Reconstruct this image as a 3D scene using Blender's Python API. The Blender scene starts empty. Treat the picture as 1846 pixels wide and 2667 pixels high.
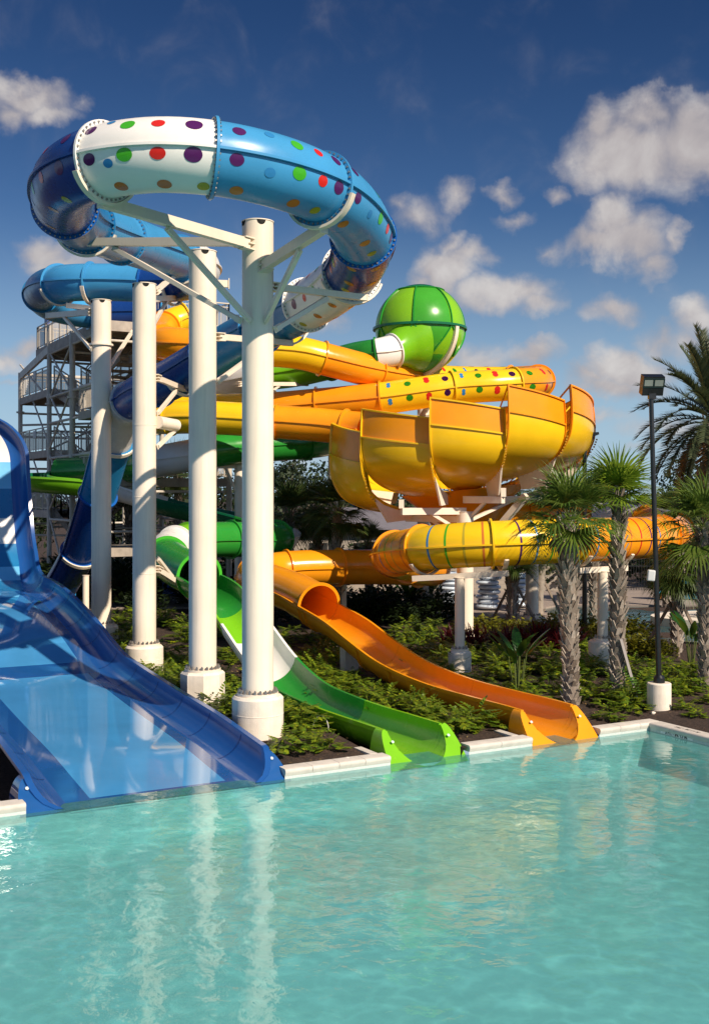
import bpy, math, random
import numpy as np
from mathutils import Vector, Matrix, noise
random.seed(7)
PI = math.pi
scene = bpy.context.scene
COL = scene.collection
R_ = math.radians
F, CX, HY, CAMZ = 2950.0, 923.0, 1290.0, 5.0     # photo focal length (px), centre column, horizon row, eye height
def at(px, py, Y):
    return Vector(((px-CX)/F*Y, Y, CAMZ-(py-HY)/F*Y))
U = Vector((0.8753, 0.4834, 0)).normalized()     # along the pool edge
V = Vector((-U.y, U.x, 0))                       # away from the pool
A0 = Vector((-5.04, 17.81, 0))                   # start of the pool edge (corner of the blue run-out)
def uv(t, d, z=0.0):
    p = A0+U*t+V*d
    return Vector((p.x, p.y, z))
GZ = 0.16

# ---------------------------------------------------------------- materials
MATS = {}
def new_mat(name):
    m = bpy.data.materials.new(name); m.use_nodes = True
    nt = m.node_tree; nt.nodes.clear()
    out = nt.nodes.new('ShaderNodeOutputMaterial')
    return m, nt, out
def N(nt, t, **kw):
    n = nt.nodes.new(t)
    for k, v in kw.items():
        if k in n.inputs: n.inputs[k].default_value = v
        else: setattr(n, k, v)
    return n
def objcoord(nt):
    return N(nt, 'ShaderNodeNewGeometry').outputs['Position']
def ramp(nt, fac, stops):
    r = N(nt, 'ShaderNodeValToRGB'); nt.links.new(fac, r.inputs['Fac'])
    e = r.color_ramp.elements
    while len(e) < len(stops): e.new(0.5)
    for x, (p, c) in zip(e, stops):
        x.position = p; x.color = (*c, 1) if len(c) == 3 else c
    return r.outputs['Color']
def mixc(nt, fac, a, b, mode='MIX'):
    m = N(nt, 'ShaderNodeMix', data_type='RGBA', blend_type=mode)
    for sock, v in ((m.inputs[0], fac), (m.inputs[6], a), (m.inputs[7], b)):
        if hasattr(v, 'is_linked'): nt.links.new(v, sock)
        elif isinstance(v, (int, float)): sock.default_value = v
        else: sock.default_value = (*v, 1)
    return m.outputs[2]
def noise_f(nt, vec, scale, detail=4, rough=.55, dist=0):
    n = N(nt, 'ShaderNodeTexNoise'); n.inputs['Scale'].default_value = scale
    n.inputs['Detail'].default_value = detail; n.inputs['Roughness'].default_value = rough
    n.inputs['Distortion'].default_value = dist
    if vec is not None: nt.links.new(vec, n.inputs['Vector'])
    return n.outputs['Fac']
def bump(nt, h, strength, dist=.02):
    b = N(nt, 'ShaderNodeBump'); b.inputs['Strength'].default_value = strength; b.inputs['Distance'].default_value = dist
    nt.links.new(h, b.inputs['Height']); return b.outputs['Normal']
def pbr(name, col, rough=.4, coat=0., var=.08, vscale=2.5, bmp=0., bscale=40., metal=0., spec=.5, translucent=None, streak=0.):
    if name in MATS: return MATS[name]
    m, nt, out = new_mat(name)
    p = N(nt, 'ShaderNodeBsdfPrincipled')
    pos = objcoord(nt)
    nf = noise_f(nt, pos, vscale, 5)
    c = ramp(nt, nf, [(.3, tuple(x*(1-var) for x in col)), (.7, tuple(min(1, x*(1+var)) for x in col))])
    if streak:      # rain streaks: noise stretched down the surface
        mp = N(nt, 'ShaderNodeMapping'); mp.inputs['Scale'].default_value = (9, 9, .5); nt.links.new(pos, mp.inputs['Vector'])
        s = noise_f(nt, mp.outputs[0], 1.3, 5, .6)
        f = ramp(nt, s, [(.5, (0, 0, 0)), (.85, (streak,)*3)])
        c = mixc(nt, f, c, tuple(x*.55 for x in col))
    nt.links.new(c, p.inputs['Base Color'])
    r = ramp(nt, noise_f(nt, pos, vscale*3, 4), [(.3, (rough*.8,)*3), (.7, (min(1, rough*1.25),)*3)])
    nt.links.new(r, p.inputs['Roughness'])
    p.inputs['Metallic'].default_value = metal
    p.inputs['Specular IOR Level'].default_value = spec
    p.inputs['Coat Weight'].default_value = coat; p.inputs['Coat Roughness'].default_value = .06
    if bmp: nt.links.new(bump(nt, noise_f(nt, pos, bscale, 4), bmp), p.inputs['Normal'])
    if translucent:
        t = N(nt, 'ShaderNodeBsdfTranslucent'); t.inputs['Color'].default_value = (*translucent, 1)
        mx = N(nt, 'ShaderNodeMixShader'); mx.inputs[0].default_value = .35
        nt.links.new(p.outputs[0], mx.inputs[1]); nt.links.new(t.outputs[0], mx.inputs[2])
        nt.links.new(mx.outputs[0], out.inputs['Surface'])
    else: nt.links.new(p.outputs[0], out.inputs['Surface'])
    MATS[name] = m; return m
def gel(name, col, rough=.24, bmp=.02, coat=.06):            # glossy slide fibreglass
    return pbr(name, col, rough, coat=coat, spec=.32, var=.07, vscale=1.1, bmp=bmp, bscale=3.2)
LBLUE = gel('light_blue_fibreglass', (.05, .27, .52), .3, .01, .0); MBLUE = gel('mid_blue_fibreglass', (.014, .16, .36), .3, .01, .0)
DBLUE = gel('dark_blue_fibreglass', (.006, .036, .17)); NAVY = gel('navy_fibreglass', (.006, .045, .21), .27, .01, .0)
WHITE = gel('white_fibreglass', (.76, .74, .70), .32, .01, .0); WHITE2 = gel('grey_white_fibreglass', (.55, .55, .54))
GREEN = gel('green_fibreglass', (.022, .24, .03)); LIME = gel('lime_fibreglass', (.17, .46, .012)); DGREEN = gel('dark_green_fibreglass', (.006, .12, .05))
ORANGE = gel('orange_fibreglass', (.81, .295, .009), .22); YELLOW = gel('yellow_fibreglass', (.80, .50, .012), .22)
DPURP = gel('purple_dot', (.07, .012, .09)); DRED = gel('red_dot', (.55, .02, .015)); DGRN = gel('green_dot', (.05, .36, .02))
DBLU = gel('blue_dot', (.03, .2, .45)); DORG = gel('orange_dot', (.55, .16, .03)); DYEL = gel('olive_dot', (.42, .33, .03))
CREAM = pbr('cream_painted_steel', (.82, .715, .58), .42, coat=.1, var=.05, vscale=1.2, streak=.42)
CREAM2 = pbr('cream_painted_beam', (.78, .68, .55), .45, var=.05, vscale=2, streak=.2)
TOWER = pbr('galvanised_tower_steel', (.52, .47, .40), .5, var=.14, vscale=2, streak=.4)
DECKM = pbr('tower_deck_plate', (.36, .31, .26), .65, var=.2, vscale=3, streak=.5)
CONC = pbr('cream_concrete', (.78, .69, .58), .75, var=.10, vscale=4, bmp=.3, bscale=60, streak=.4)
BOLT = pbr('zinc_bolt', (.33, .31, .29), .4, metal=.7)
BLACK = pbr('black_powder_coat', (.008, .008, .009), .35, coat=.2)
DARKV = pbr('dark_void', (.004, .004, .004), .9)
BARKP = None

# ---------------------------------------------------------------- mesh builder
class MB:
    def __init__(s): s.v = []; s.f = []; s.m = []
    def add(s, vs, fs, mi=0):
        o = len(s.v); s.v.extend([tuple(x) for x in vs]); s.f.extend([tuple(i+o for i in f) for f in fs]); s.m.extend([mi]*len(fs))
    def grid(s, rows, mi=0, closed=False, mfun=None):
        nr, nc = len(rows), len(rows[0]); o = len(s.v)
        for r in rows: s.v.extend([tuple(x) for x in r])
        for i in range(nr-1):
            for j in range(nc if closed else nc-1):
                k = (j+1) % nc
                s.f.append((o+i*nc+j, o+i*nc+k, o+(i+1)*nc+k, o+(i+1)*nc+j)); s.m.append(mfun(i, j) if mfun else mi)
    def box(s, c, sx, sy, sz, ax=None, ay=None, mi=0):
        c = Vector(c); ax = Vector((1, 0, 0) if ax is None else ax).normalized(); ay = Vector((0, 1, 0) if ay is None else ay).normalized(); az = ax.cross(ay).normalized()
        vs = [c+ax*(i*sx/2)+ay*(j*sy/2)+az*(k*sz/2) for i in (-1, 1) for j in (-1, 1) for k in (-1, 1)]
        s.add(vs, [(0, 1, 3, 2), (4, 6, 7, 5), (0, 4, 5, 1), (2, 3, 7, 6), (0, 2, 6, 4), (1, 5, 7, 3)], mi)
    def beam(s, p, q, w, h, mi=0):
        p = Vector(p); q = Vector(q); d = (q-p); L = d.length
        if L < 1e-6: return
        d /= L; up = Vector((0, 0, 1)) if abs(d.z) < .95 else Vector((0, 1, 0))
        sd = d.cross(up).normalized()
        s.box((p+q)/2, L, w, h, d, sd, mi)
    def cyl(s, p, q, r0, r1=None, n=16, caps=True, mi=0):
        p = Vector(p); q = Vector(q); r1 = r0 if r1 is None else r1
        d = (q-p).normalized(); a = d.orthogonal().normalized(); b = d.cross(a)
        ring = lambda c, r: [c+(a*math.cos(2*PI*i/n)+b*math.sin(2*PI*i/n))*r for i in range(n)]
        A, B = ring(p, r0), ring(q, r1)
        s.grid([A, B], mi, True)
        if caps:
            s.add(A, [tuple(range(n-1, -1, -1))], mi); s.add(B, [tuple(range(n))], mi)
    def lathe(s, base, prof, n=24, mi=0, rot=0):
        base = Vector(base)
        s.grid([[base+Vector((math.cos(2*PI*i/n+rot)*r, math.sin(2*PI*i/n+rot)*r, z)) for i in range(n)] for r, z in prof], mi, True)
    def poly(s, pts, mi=0): s.add(pts, [tuple(range(len(pts)))], mi)
    def prism(s, pts, z0, z1, mi=0):
        n = len(pts)
        a = [(p[0], p[1], z0) for p in pts]; b = [(p[0], p[1], z1) for p in pts]
        s.add(a+b, [tuple(range(n-1, -1, -1)), tuple(range(n, 2*n))]+[(i, (i+1) % n, n+(i+1) % n, n+i) for i in range(n)], mi)
def origin(o):
    p = Vector((0, 0, 0))
    while o is not None: p = p+o.location; o = o.parent
    return p
def obj(name, mb, mats, parent=None, smooth=38, loc=None):
    me = bpy.data.meshes.new(name)
    off = origin(parent) if parent else Vector((0, 0, 0))
    if loc is not None: off = off+Vector(loc)
    vs = [(x-off.x, y-off.y, z-off.z) for x, y, z in mb.v]
    me.from_pydata(vs, [], mb.f)
    if not isinstance(mats, (list, tuple)): mats = [mats]
    for m in mats: me.materials.append(m)
    if len(mats) > 1: me.polygons.foreach_set('material_index', mb.m)
    me.polygons.foreach_set('use_smooth', [smooth is not None]*len(me.polygons))
    if smooth is not None: me.set_sharp_from_angle(angle=R_(smooth))
    me.update()
    o = bpy.data.objects.new(name, me); COL.objects.link(o)
    if loc is not None: o.location = loc
    if parent: o.parent = parent
    return o
def tag(o, label=None, cat=None, group=None, kind=None):
    for k, v in (('label', label), ('category', cat), ('group', group), ('kind', kind)):
        if v: o[k] = v
    return o
def thing(name, label, cat, loc, group=None, rz=0):
    o = bpy.data.objects.new(name, None); COL.objects.link(o); o.empty_display_size = .3
    o.location = loc; o.rotation_euler = (0, 0, rz)
    return tag(o, label, cat, group)
def copy_tree(o, loc, rz, label=None, scale=1.0):
    r = o.copy(); COL.objects.link(r); r.location = loc; r.rotation_euler = (0, 0, rz); r.scale = (scale,)*3
    if label: r['label'] = label
    for ch in list(o.children):
        c = ch.copy(); COL.objects.link(c); c.parent = r
        for g in list(ch.children):
            h = g.copy(); COL.objects.link(h); h.parent = c
    return r

# ---------------------------------------------------------------- paths for flumes
class Path:
    def __init__(s, pts, side=None, step=.12):
        P = [Vector(p) for p in pts]
        P = [P[0]*2-P[1]]+P+[P[-1]*2-P[-2]]
        out = []; keys = []
        for i in range(1, len(P)-2):
            a, b, c, d = P[i-1:i+3]
            t0 = 0; t1 = t0+max((b-a).length, 1e-3)**.5; t2 = t1+max((c-b).length, 1e-3)**.5; t3 = t2+max((d-c).length, 1e-3)**.5
            n = max(3, int((c-b).length/step))
            keys.append(len(out))
            for k in range(n):
                t = t1+(t2-t1)*k/n
                A1 = a*((t1-t)/(t1-t0))+b*((t-t0)/(t1-t0)); A2 = b*((t2-t)/(t2-t1))+c*((t-t1)/(t2-t1)); A3 = c*((t3-t)/(t3-t2))+d*((t-t2)/(t3-t2))
                B1 = A1*((t2-t)/(t2-t0))+A2*((t-t0)/(t2-t0)); B2 = A2*((t3-t)/(t3-t1))+A3*((t-t1)/(t3-t1))
                out.append(B1*((t2-t)/(t2-t1))+B2*((t-t1)/(t2-t1)))
        keys.append(len(out)); out.append(P[-2])
        s.P = np.array([tuple(p) for p in out])
        for _ in range(6):                              # relax
            q = s.P.copy(); q[1:-1] = .25*s.P[:-2]+.5*s.P[1:-1]+.25*s.P[2:]; s.P = q
        T = np.gradient(s.P, axis=0); T /= np.linalg.norm(T, axis=1)[:, None]
        if side is None: S = np.cross(T, np.array([0, 0, 1.0]))
        else: S = np.tile(np.array(tuple(side)), (len(T), 1))
        S /= np.linalg.norm(S, axis=1)[:, None]
        Up = np.cross(S, T)
        s.T, s.S, s.Up = T, S, Up
        s.L = np.concatenate([[0], np.cumsum(np.linalg.norm(np.diff(s.P, axis=0), axis=1))])
        s.key = [s.L[k] for k in keys]; s.len = s.L[-1]
    def at(s, d):
        f = lambda M: np.array([np.interp(d, s.L, M[:, i]) for i in range(3)])
        return f(s.P), f(s.S), f(s.Up), f(s.T)
    def pt(s, d, a, b, c=0):
        p, S, Up, T = s.at(d); return Vector(p+S*a+Up*b+T*c)
    def near(s, p):
        return s.L[int(np.argmin(np.linalg.norm(s.P-np.array(tuple(p)), axis=1)))]
def surf(mb, path, s0, s1, th0, th1, R, ds=.16, nt=40, mi=0):
    n = max(2, int(abs(s1-s0)/ds)+1)
    rows = []
    for i in range(n):
        p, S, Up, T = path.at(s0+(s1-s0)*i/(n-1))
        rows.append([p+R*(math.cos(t)*S+math.sin(t)*Up) for t in np.linspace(th0, th1, nt)])
    mb.grid(rows, mi)
def sweep(mb, path, s0, s1, prof, ds=.16, mi=0, caps=True, closed=True):
    n = max(2, int(abs(s1-s0)/ds)+1); rows = []
    for i in range(n):
        p, S, Up, T = path.at(s0+(s1-s0)*i/(n-1))
        rows.append([p+S*a+Up*b for a, b in prof])
    mb.grid(rows, mi, closed)
    if caps and closed:
        mb.poly(rows[0][::-1], mi); mb.poly(rows[-1], mi)
def flange(mb, path, s, R, h=.075, w=.05, n=44, mi=0, bolts=0, bmi=1):
    p, S, Up, T = path.at(s)
    rows = []
    for r, c in ((R, -w/2), (R+h, -w/2), (R+h, w/2), (R, w/2)):
        rows.append([p+r*(math.cos(2*PI*i/n)*S+math.sin(2*PI*i/n)*Up)+T*c for i in range(n)])
    mb.grid(rows, mi, True)
    for i in range(bolts):
        a = 2*PI*i/bolts; rd = math.cos(a)*S+math.sin(a)*Up
        for c in (-1, 1):
            mb.box(p+rd*(R+h*.55)+T*(c*(w/2+.012)), .026, .03, .03, T, rd, bmi)
def dot(mb, path, s, th, r, R, mi):
    n = 20; rows = []
    for k in (.02, .5, 1.0):
        row = []
        for i in range(n):
            a = 2*PI*i/n
            p, S, Up, T = path.at(s+r*k*math.cos(a)); t = th+r*k*math.sin(a)/R
            row.append(p+(R+.004)*(math.cos(t)*S+math.sin(t)*Up))
        rows.append(row)
    mb.grid(rows, mi, True); mb.poly(rows[0], mi)
RT = .61
DOTS = [DPURP, DRED, DGRN, DBLU, DORG, DYEL]
def tube_section(root, path, s0, s1, mat, label=None, dots=None, stripes=None, R=RT, seam=True, seam_mat=None, gap=.025):
    mb = MB()
    surf(mb, path, s0+gap, s1-gap, 0, 2*PI, R)
    if seam:
        for sg in (1, -1):
            sweep(mb, path, s0+gap, s1-gap, [(sg*(R-.01), -.022), (sg*(R+.055), -.022), (sg*(R+.055), .022), (sg*(R-.01), .022)], mi=0)
    mats = [mat]
    if dots:
        mats = [mat]+DOTS
        for (s, th, r, c) in dots: dot(mb, path, s, th, r, R, 1+c)
    if stripes:
        mats = [mat]+DOTS
        for (s, c) in stripes: surf(mb, path, s-.024, s+.024, 0, 2*PI, R+.004, ds=.024, mi=1+c)
    o = obj('tube_section', mb, mats, root)
    if label: o['label'] = label
    return o
def joint(root, path, s, mat, R=RT, bolts=0):
    mb = MB(); flange(mb, path, s, R-.012, .087, .05, bolts=bolts)
    return obj('joint_flange', mb, [mat, BOLT], root)
def saddle_mb(mb, path, s, R=RT+.085, a0=200, a1=340, w=.12, h=.05):
    p, S, Up, T = path.at(s); n = 16
    rows = []
    for r, c in ((R, -w/2), (R+h, -w/2), (R+h, w/2), (R, w/2)):
        rows.append([p+r*(math.cos(t)*S+math.sin(t)*Up)+T*c for t in np.linspace(R_(a0), R_(a1), n)])
    rows.append(rows[0]); mb.grid(rows)
    for j in (0, n-1): mb.poly([rows[k][j] for k in range(4)])
SUN_E, SKY_S, SKY_TINT, SKY_GAMMA, CLOUD_S, EXPO = 5.0, .055, (.55, .76, 1.0), 1.0, .53, .35
# ================================================================ setting: camera, light, sky
cam = bpy.data.cameras.new('camera'); camo = bpy.data.objects.new('camera', cam); COL.objects.link(camo)
camo.location = (0, 0, CAMZ); camo.rotation_euler = (R_(90), 0, 0)
cam.sensor_fit = 'HORIZONTAL'; cam.sensor_width = 36; cam.lens = F/1846*36
cam.shift_y = -(1333.5-HY)/1846; cam.clip_start = .1; cam.clip_end = 3000
scene.camera = camo
SUN_AZ, SUN_EL = R_(43.5), R_(37)          # azimuth measured from -Y (behind the camera) towards +X
sd = Vector((math.sin(SUN_AZ)*math.cos(SUN_EL), -math.cos(SUN_AZ)*math.cos(SUN_EL), math.sin(SUN_EL)))
sl = bpy.data.lights.new('sun', 'SUN'); sl.energy = SUN_E; sl.angle = R_(.55); sl.color = (1, .86, .69)
so = bpy.data.objects.new('sun', sl); COL.objects.link(so); so.location = sd*60
so.rotation_euler = sd.to_track_quat('Z', 'Y').to_euler()
scene.view_settings.view_transform = 'Standard'; scene.view_settings.look = 'None'
scene.view_settings.exposure = EXPO; scene.view_settings.gamma = 1
scene.cycles.max_bounces = 8; scene.cycles.transparent_max_bounces = 12
scene.cycles.caustics_reflective = False; scene.cycles.caustics_refractive = False

w = bpy.data.worlds.new('World'); scene.world = w; w.use_nodes = True
nt = w.node_tree; nt.nodes.clear()
wo = N(nt, 'ShaderNodeOutputWorld'); bg = N(nt, 'ShaderNodeBackground'); nt.links.new(bg.outputs[0], wo.inputs[0])
bg.inputs['Strength'].default_value = SKY_S
sky = N(nt, 'ShaderNodeTexSky', sky_type='NISHITA', sun_disc=False)
sky.sun_elevation = SUN_EL; sky.sun_rotation = math.atan2(sd.x, sd.y)
sky.air_density = 1.0; sky.dust_density = .6; sky.ozone_density = 3.0; sky.altitude = 0
tc = N(nt, 'ShaderNodeTexCoord'); D = tc.outputs['Generated']
sep = N(nt, 'ShaderNodeSeparateXYZ'); nt.links.new(D, sep.inputs[0])
def M(op, a, b=None, c=None, clamp=False):
    m = N(nt, 'ShaderNodeMath', operation=op); m.use_clamp = clamp
    for i, v in enumerate((a, b, c)):
        if v is None: continue
        if hasattr(v, 'is_linked'): nt.links.new(v, m.inputs[i])
        else: m.inputs[i].default_value = v
    return m.outputs[0]
# a compass chart of the sky: azimuth (0 = +Y) and elevation of the view direction
azm = M('ARCTAN2', sep.outputs[0], sep.outputs[1])
elv = M('ARCSINE', sep.outputs[2])
cmb = N(nt, 'ShaderNodeCombineXYZ'); nt.links.new(azm, cmb.inputs[0]); nt.links.new(elv, cmb.inputs[1])
ch = cmb.outputs[0]
def warp(scale, amt):
    n = N(nt, 'ShaderNodeTexNoise'); n.inputs['Scale'].default_value = scale; n.inputs['Detail'].default_value = 5; n.inputs['Roughness'].default_value = .6
    nt.links.new(ch, n.inputs['Vector'])
    s_ = N(nt, 'ShaderNodeVectorMath', operation='SUBTRACT'); nt.links.new(n.outputs['Color'], s_.inputs[0]); s_.inputs[1].default_value = (.5, .5, .5)
    m_ = N(nt, 'ShaderNodeVectorMath', operation='SCALE'); nt.links.new(s_.outputs[0], m_.inputs[0]); m_.inputs['Scale'].default_value = amt
    a_ = N(nt, 'ShaderNodeVectorMath', operation='ADD'); nt.links.new(ch, a_.inputs[0]); nt.links.new(m_.outputs[0], a_.inputs[1])
    return a_.outputs[0]
wch = warp(17, .055)
def sky_dir(px, py):
    v = Vector(((px-CX)/F, 1, (HY-py)/F)).normalized()
    return math.atan2(v.x, v.y), math.asin(v.z)
clouds = [  # column, row, half width, half height, weight
    (1650, 395, 175, 105, 1.0), (1800, 385, 160, 120, 1.05), (1560, 330, 80, 80, .8), (1700, 300, 120, 70, .75), (1860, 440, 120, 60, .8),
    (1640, 620, 110, 85, 1.0), (1570, 640, 150, 50, .8), (1610, 560, 60, 70, .85), (1690, 690, 70, 55, .75), (1765, 610, 32, 45, .6),
    (1165, 690, 95, 65, .95), (1225, 660, 75, 45, .8), (1320, 760, 150, 62, .95), (1390, 790, 90, 45, .8), (1100, 740, 60, 40, .7), (1190, 625, 45, 40, .6),
    (1190, 500, 55, 45, .62), (1090, 565, 90, 70, .62), (1330, 560, 60, 30, .62), (1315, 495, 55, 30, .55), (1460, 510, 40, 28, .5), (1040, 520, 50, 40, .5),
    (1420, 640, 60, 40, .6), (1590, 810, 80, 50, .85), (1700, 870, 90, 50, .65), (1830, 830, 70, 60, .75), (1790, 880, 90, 45, .6),
    (1640, 960, 120, 70, 1.05), (1610, 1010, 150, 45, .9), (1540, 985, 90, 40, .7), (1385, 930, 90, 40, .75), (1245, 930, 95, 55, .75), (1150, 960, 60, 40, .5),
    (1750, 1120, 160, 40, .6), (1560, 1090, 120, 22, .45), (1840, 1010, 80, 40, .45), (1690, 1180, 170, 18, .35),
    (75, 245, 110, 55, .92), (120, 290, 95, 40, .8), (20, 290, 70, 55, .8), (60, 215, 45, 30, .7), (200, 265, 40, 30, .5),
    (130, 640, 90, 45, .72), (190, 680, 120, 40, .7), (60, 890, 60, 35, .75), (20, 925, 70, 40, .65), (850, 850, 70, 50, .55),
    (830, 1200, 120, 30, .3), (40, 985, 80, 10, .3),
]
dens = None
for (px, py, rx, ry, wt) in clouds:
    a_, e_ = sky_dir(px, py)
    mp = N(nt, 'ShaderNodeVectorMath', operation='SUBTRACT'); nt.links.new(wch, mp.inputs[0]); mp.inputs[1].default_value = (a_, e_, 0)
    sc_ = N(nt, 'ShaderNodeVectorMath', operation='MULTIPLY'); nt.links.new(mp.outputs[0], sc_.inputs[0]); sc_.inputs[1].default_value = (F/rx/1.25, F/ry/1.25, 0)
    ln = N(nt, 'ShaderNodeVectorMath', operation='LENGTH'); nt.links.new(sc_.outputs[0], ln.inputs[0])
    f_ = M('MULTIPLY', M('SUBTRACT', 1.0, ln.outputs['Value'], clamp=True), wt)
    dens = f_ if dens is None else M('SMOOTH_MAX', dens, f_, .12)
# clouds elsewhere in the sky (behind the viewer): plain noise above 8 degrees
gen = noise_f(nt, D, 3.2, 7, .6)
side = M('MULTIPLY', M('GREATER_THAN', M('ABSOLUTE', azm), .36), M('SUBTRACT', gen, .47))
dens = M('MAXIMUM', dens, M('MULTIPLY', side, 3.0))
fb = noise_f(nt, ch, 17, 9, .55, .4)
dn = M('MULTIPLY', M('ADD', dens, M('MULTIPLY', M('SUBTRACT', fb, .5), 1.0)), M('MULTIPLY', dens, 6.0, clamp=True))
mask = N(nt, 'ShaderNodeMapRange', interpolation_type='SMOOTHSTEP'); nt.links.new(dn, mask.inputs[0])
mask.inputs[1].default_value = .03; mask.inputs[2].default_value = .74
# shading of the cloud bodies: brighter towards the sun side, greyer bottoms
off = N(nt, 'ShaderNodeVectorMath', operation='ADD'); nt.links.new(ch, off.inputs[0]); off.inputs[1].default_value = (.012, .016, 0)
fb2 = noise_f(nt, off.outputs[0], 17, 5, .5, .4)
lit = M('ADD', .62, M('MULTIPLY', M('SUBTRACT', fb, fb2), 1.3))
lit = M('ADD', lit, M('MULTIPLY', M('SUBTRACT', dn, .45), .22), clamp=True)
cl = ramp(nt, lit, [(.2, (.50, .47, .51)), (.6, (.72, .66, .66)), (1, (.98, .93, .90))])
clm = N(nt, 'ShaderNodeVectorMath', operation='SCALE'); nt.links.new(cl, clm.inputs[0]); clm.inputs['Scale'].default_value = CLOUD_S/SKY_S
tint = mixc(nt, 1.0, sky.outputs[0], SKY_TINT, 'MULTIPLY')
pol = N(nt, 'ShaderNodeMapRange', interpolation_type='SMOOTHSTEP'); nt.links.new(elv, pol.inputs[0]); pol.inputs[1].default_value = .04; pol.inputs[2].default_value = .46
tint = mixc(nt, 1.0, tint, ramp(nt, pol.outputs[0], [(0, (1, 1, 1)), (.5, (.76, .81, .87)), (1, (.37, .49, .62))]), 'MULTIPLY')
rear_fill = N(nt, 'ShaderNodeMapRange', interpolation_type='SMOOTHSTEP'); nt.links.new(M('ABSOLUTE', azm), rear_fill.inputs[0]); rear_fill.inputs[1].default_value = .5; rear_fill.inputs[2].default_value = 1.6
tint = mixc(nt, 1.0, tint, ramp(nt, rear_fill.outputs[0], [(0, (.5, .5, .5)), (1, (1, .96, .90))]), 'MULTIPLY')     # sky behind the viewer brightened, added as fill for the shadows
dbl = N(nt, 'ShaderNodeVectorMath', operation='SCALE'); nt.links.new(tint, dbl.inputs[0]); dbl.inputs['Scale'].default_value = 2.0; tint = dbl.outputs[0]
tint_g = N(nt, 'ShaderNodeGamma'); tint_g.inputs[1].default_value = SKY_GAMMA; nt.links.new(tint, tint_g.inputs[0])
# thin bright band of distant air near the horizon
hz = N(nt, 'ShaderNodeMapRange', interpolation_type='SMOOTHSTEP'); nt.links.new(elv, hz.inputs[0])
hz.inputs[1].default_value = .26; hz.inputs[2].default_value = -.02
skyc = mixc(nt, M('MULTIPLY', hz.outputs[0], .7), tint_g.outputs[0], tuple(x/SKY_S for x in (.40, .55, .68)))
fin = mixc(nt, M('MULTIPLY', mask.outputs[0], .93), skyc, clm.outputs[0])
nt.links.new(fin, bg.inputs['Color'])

# ================================================================ ground, pool
def mulch_mat():
    m, nt, out = new_mat('bark_mulch'); p = N(nt, 'ShaderNodeBsdfPrincipled'); pos = objcoord(nt)
    v = N(nt, 'ShaderNodeTexVoronoi'); v.inputs['Scale'].default_value = 22; v.inputs['Randomness'].default_value = 1
    mp = N(nt, 'ShaderNodeMapping'); mp.inputs['Scale'].default_value = (1, 2.2, 1); nt.links.new(pos, mp.inputs[0]); nt.links.new(mp.outputs[0], v.inputs['Vector'])
    c = ramp(nt, N(nt, 'ShaderNodeSeparateColor') and v.outputs['Color'], [(0, (.012, .007, .005)), (.6, (.05, .026, .016)), (1, (.11, .065, .042))])
    c = mixc(nt, ramp(nt, noise_f(nt, pos, .9, 5), [(.4, (0, 0, 0)), (.7, (.5, .5, .5))]), c, (.016, .011, .008))
    nt.links.new(c, p.inputs['Base Color']); p.inputs['Roughness'].default_value = .95
    h = mixc(nt, .5, v.outputs['Distance'], noise_f(nt, pos, 30, 5))
    nt.links.new(bump(nt, h, .8, .05), p.inputs['Normal']); nt.links.new(p.outputs[0], out.inputs[0]); return m
MULCH = mulch_mat()
# pool outline in (t, d): edge d=0 for t<=12.9, side wall t=12.9 for d<0
TK = 12.9
def bed_height(x, y):
    p = Vector((x, y, 0))-A0; t = p.dot(U); d = p.dot(V)
    e = max(d, t-TK)
    if d < 24 and d > -.05:
        if -.42 < t < 4.42: return -.30
        if (abs(t-7.39) < .80 and d < 6.7) or (abs(t-10.66) < .80 and d < 6.9): return -.25
    return GZ-.05+.10*min(1, max(0, e-.3)/1.5)+.05*noise.noise((x*.35, y*.35, 0))+.03*noise.noise((x*1.4, y*1.4, 3))
mb = MB()
# the bed: fine grid near the pool, in (t,d) coordinates, leaving the pool area open
ts = [-40, -20, -10]+list(np.arange(-5, 14, .2))+list(np.arange(14, 30, .6))+[36, 50, 70]; ds_ = [.04]+list(np.arange(.15, 14, .25))+list(np.arange(14, 40, .7))+[48, 70, 120, 300, 900]
rows = []
for d in ds_:
    rows.append([Vector((*(A0+U*t+V*d).to_2d(), 0)) for t in ts])
for r in rows:
    for p in r: p.z = bed_height(p.x, p.y)
mb.grid([[p for p in r] for r in rows][::-1])
rows = []                                           # right of the pool's side wall
for d in np.concatenate([[.04], np.arange(-.4, -26, -.8)]):
    r = [Vector((*(A0+U*t+V*float(d)).to_2d(), 0)) for t in [TK]+[t for t in ts if t > TK+.05]]
    for p in r: p.z = bed_height(p.x, p.y)
    rows.append(r)
mb.grid(rows)
rows = [[Vector((*(A0+U*t+V*d).to_2d(), GZ-.06)) for t in (-900, -40)] for d in (-900, 0, 40, 900)]; mb.grid(rows)
rows = [[Vector((*(A0+U*t+V*d).to_2d(), GZ-.06)) for t in (70, 900)] for d in (-900, 0, 40, 900)]; mb.grid(rows)
rows = [[Vector((*(A0+U*t+V*d).to_2d(), GZ-.06)) for t in (-40, 70)] for d in (-900, -26)]; mb.grid(rows)
g = obj('ground', mb, MULCH, smooth=60); tag(g, kind='structure')

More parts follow.
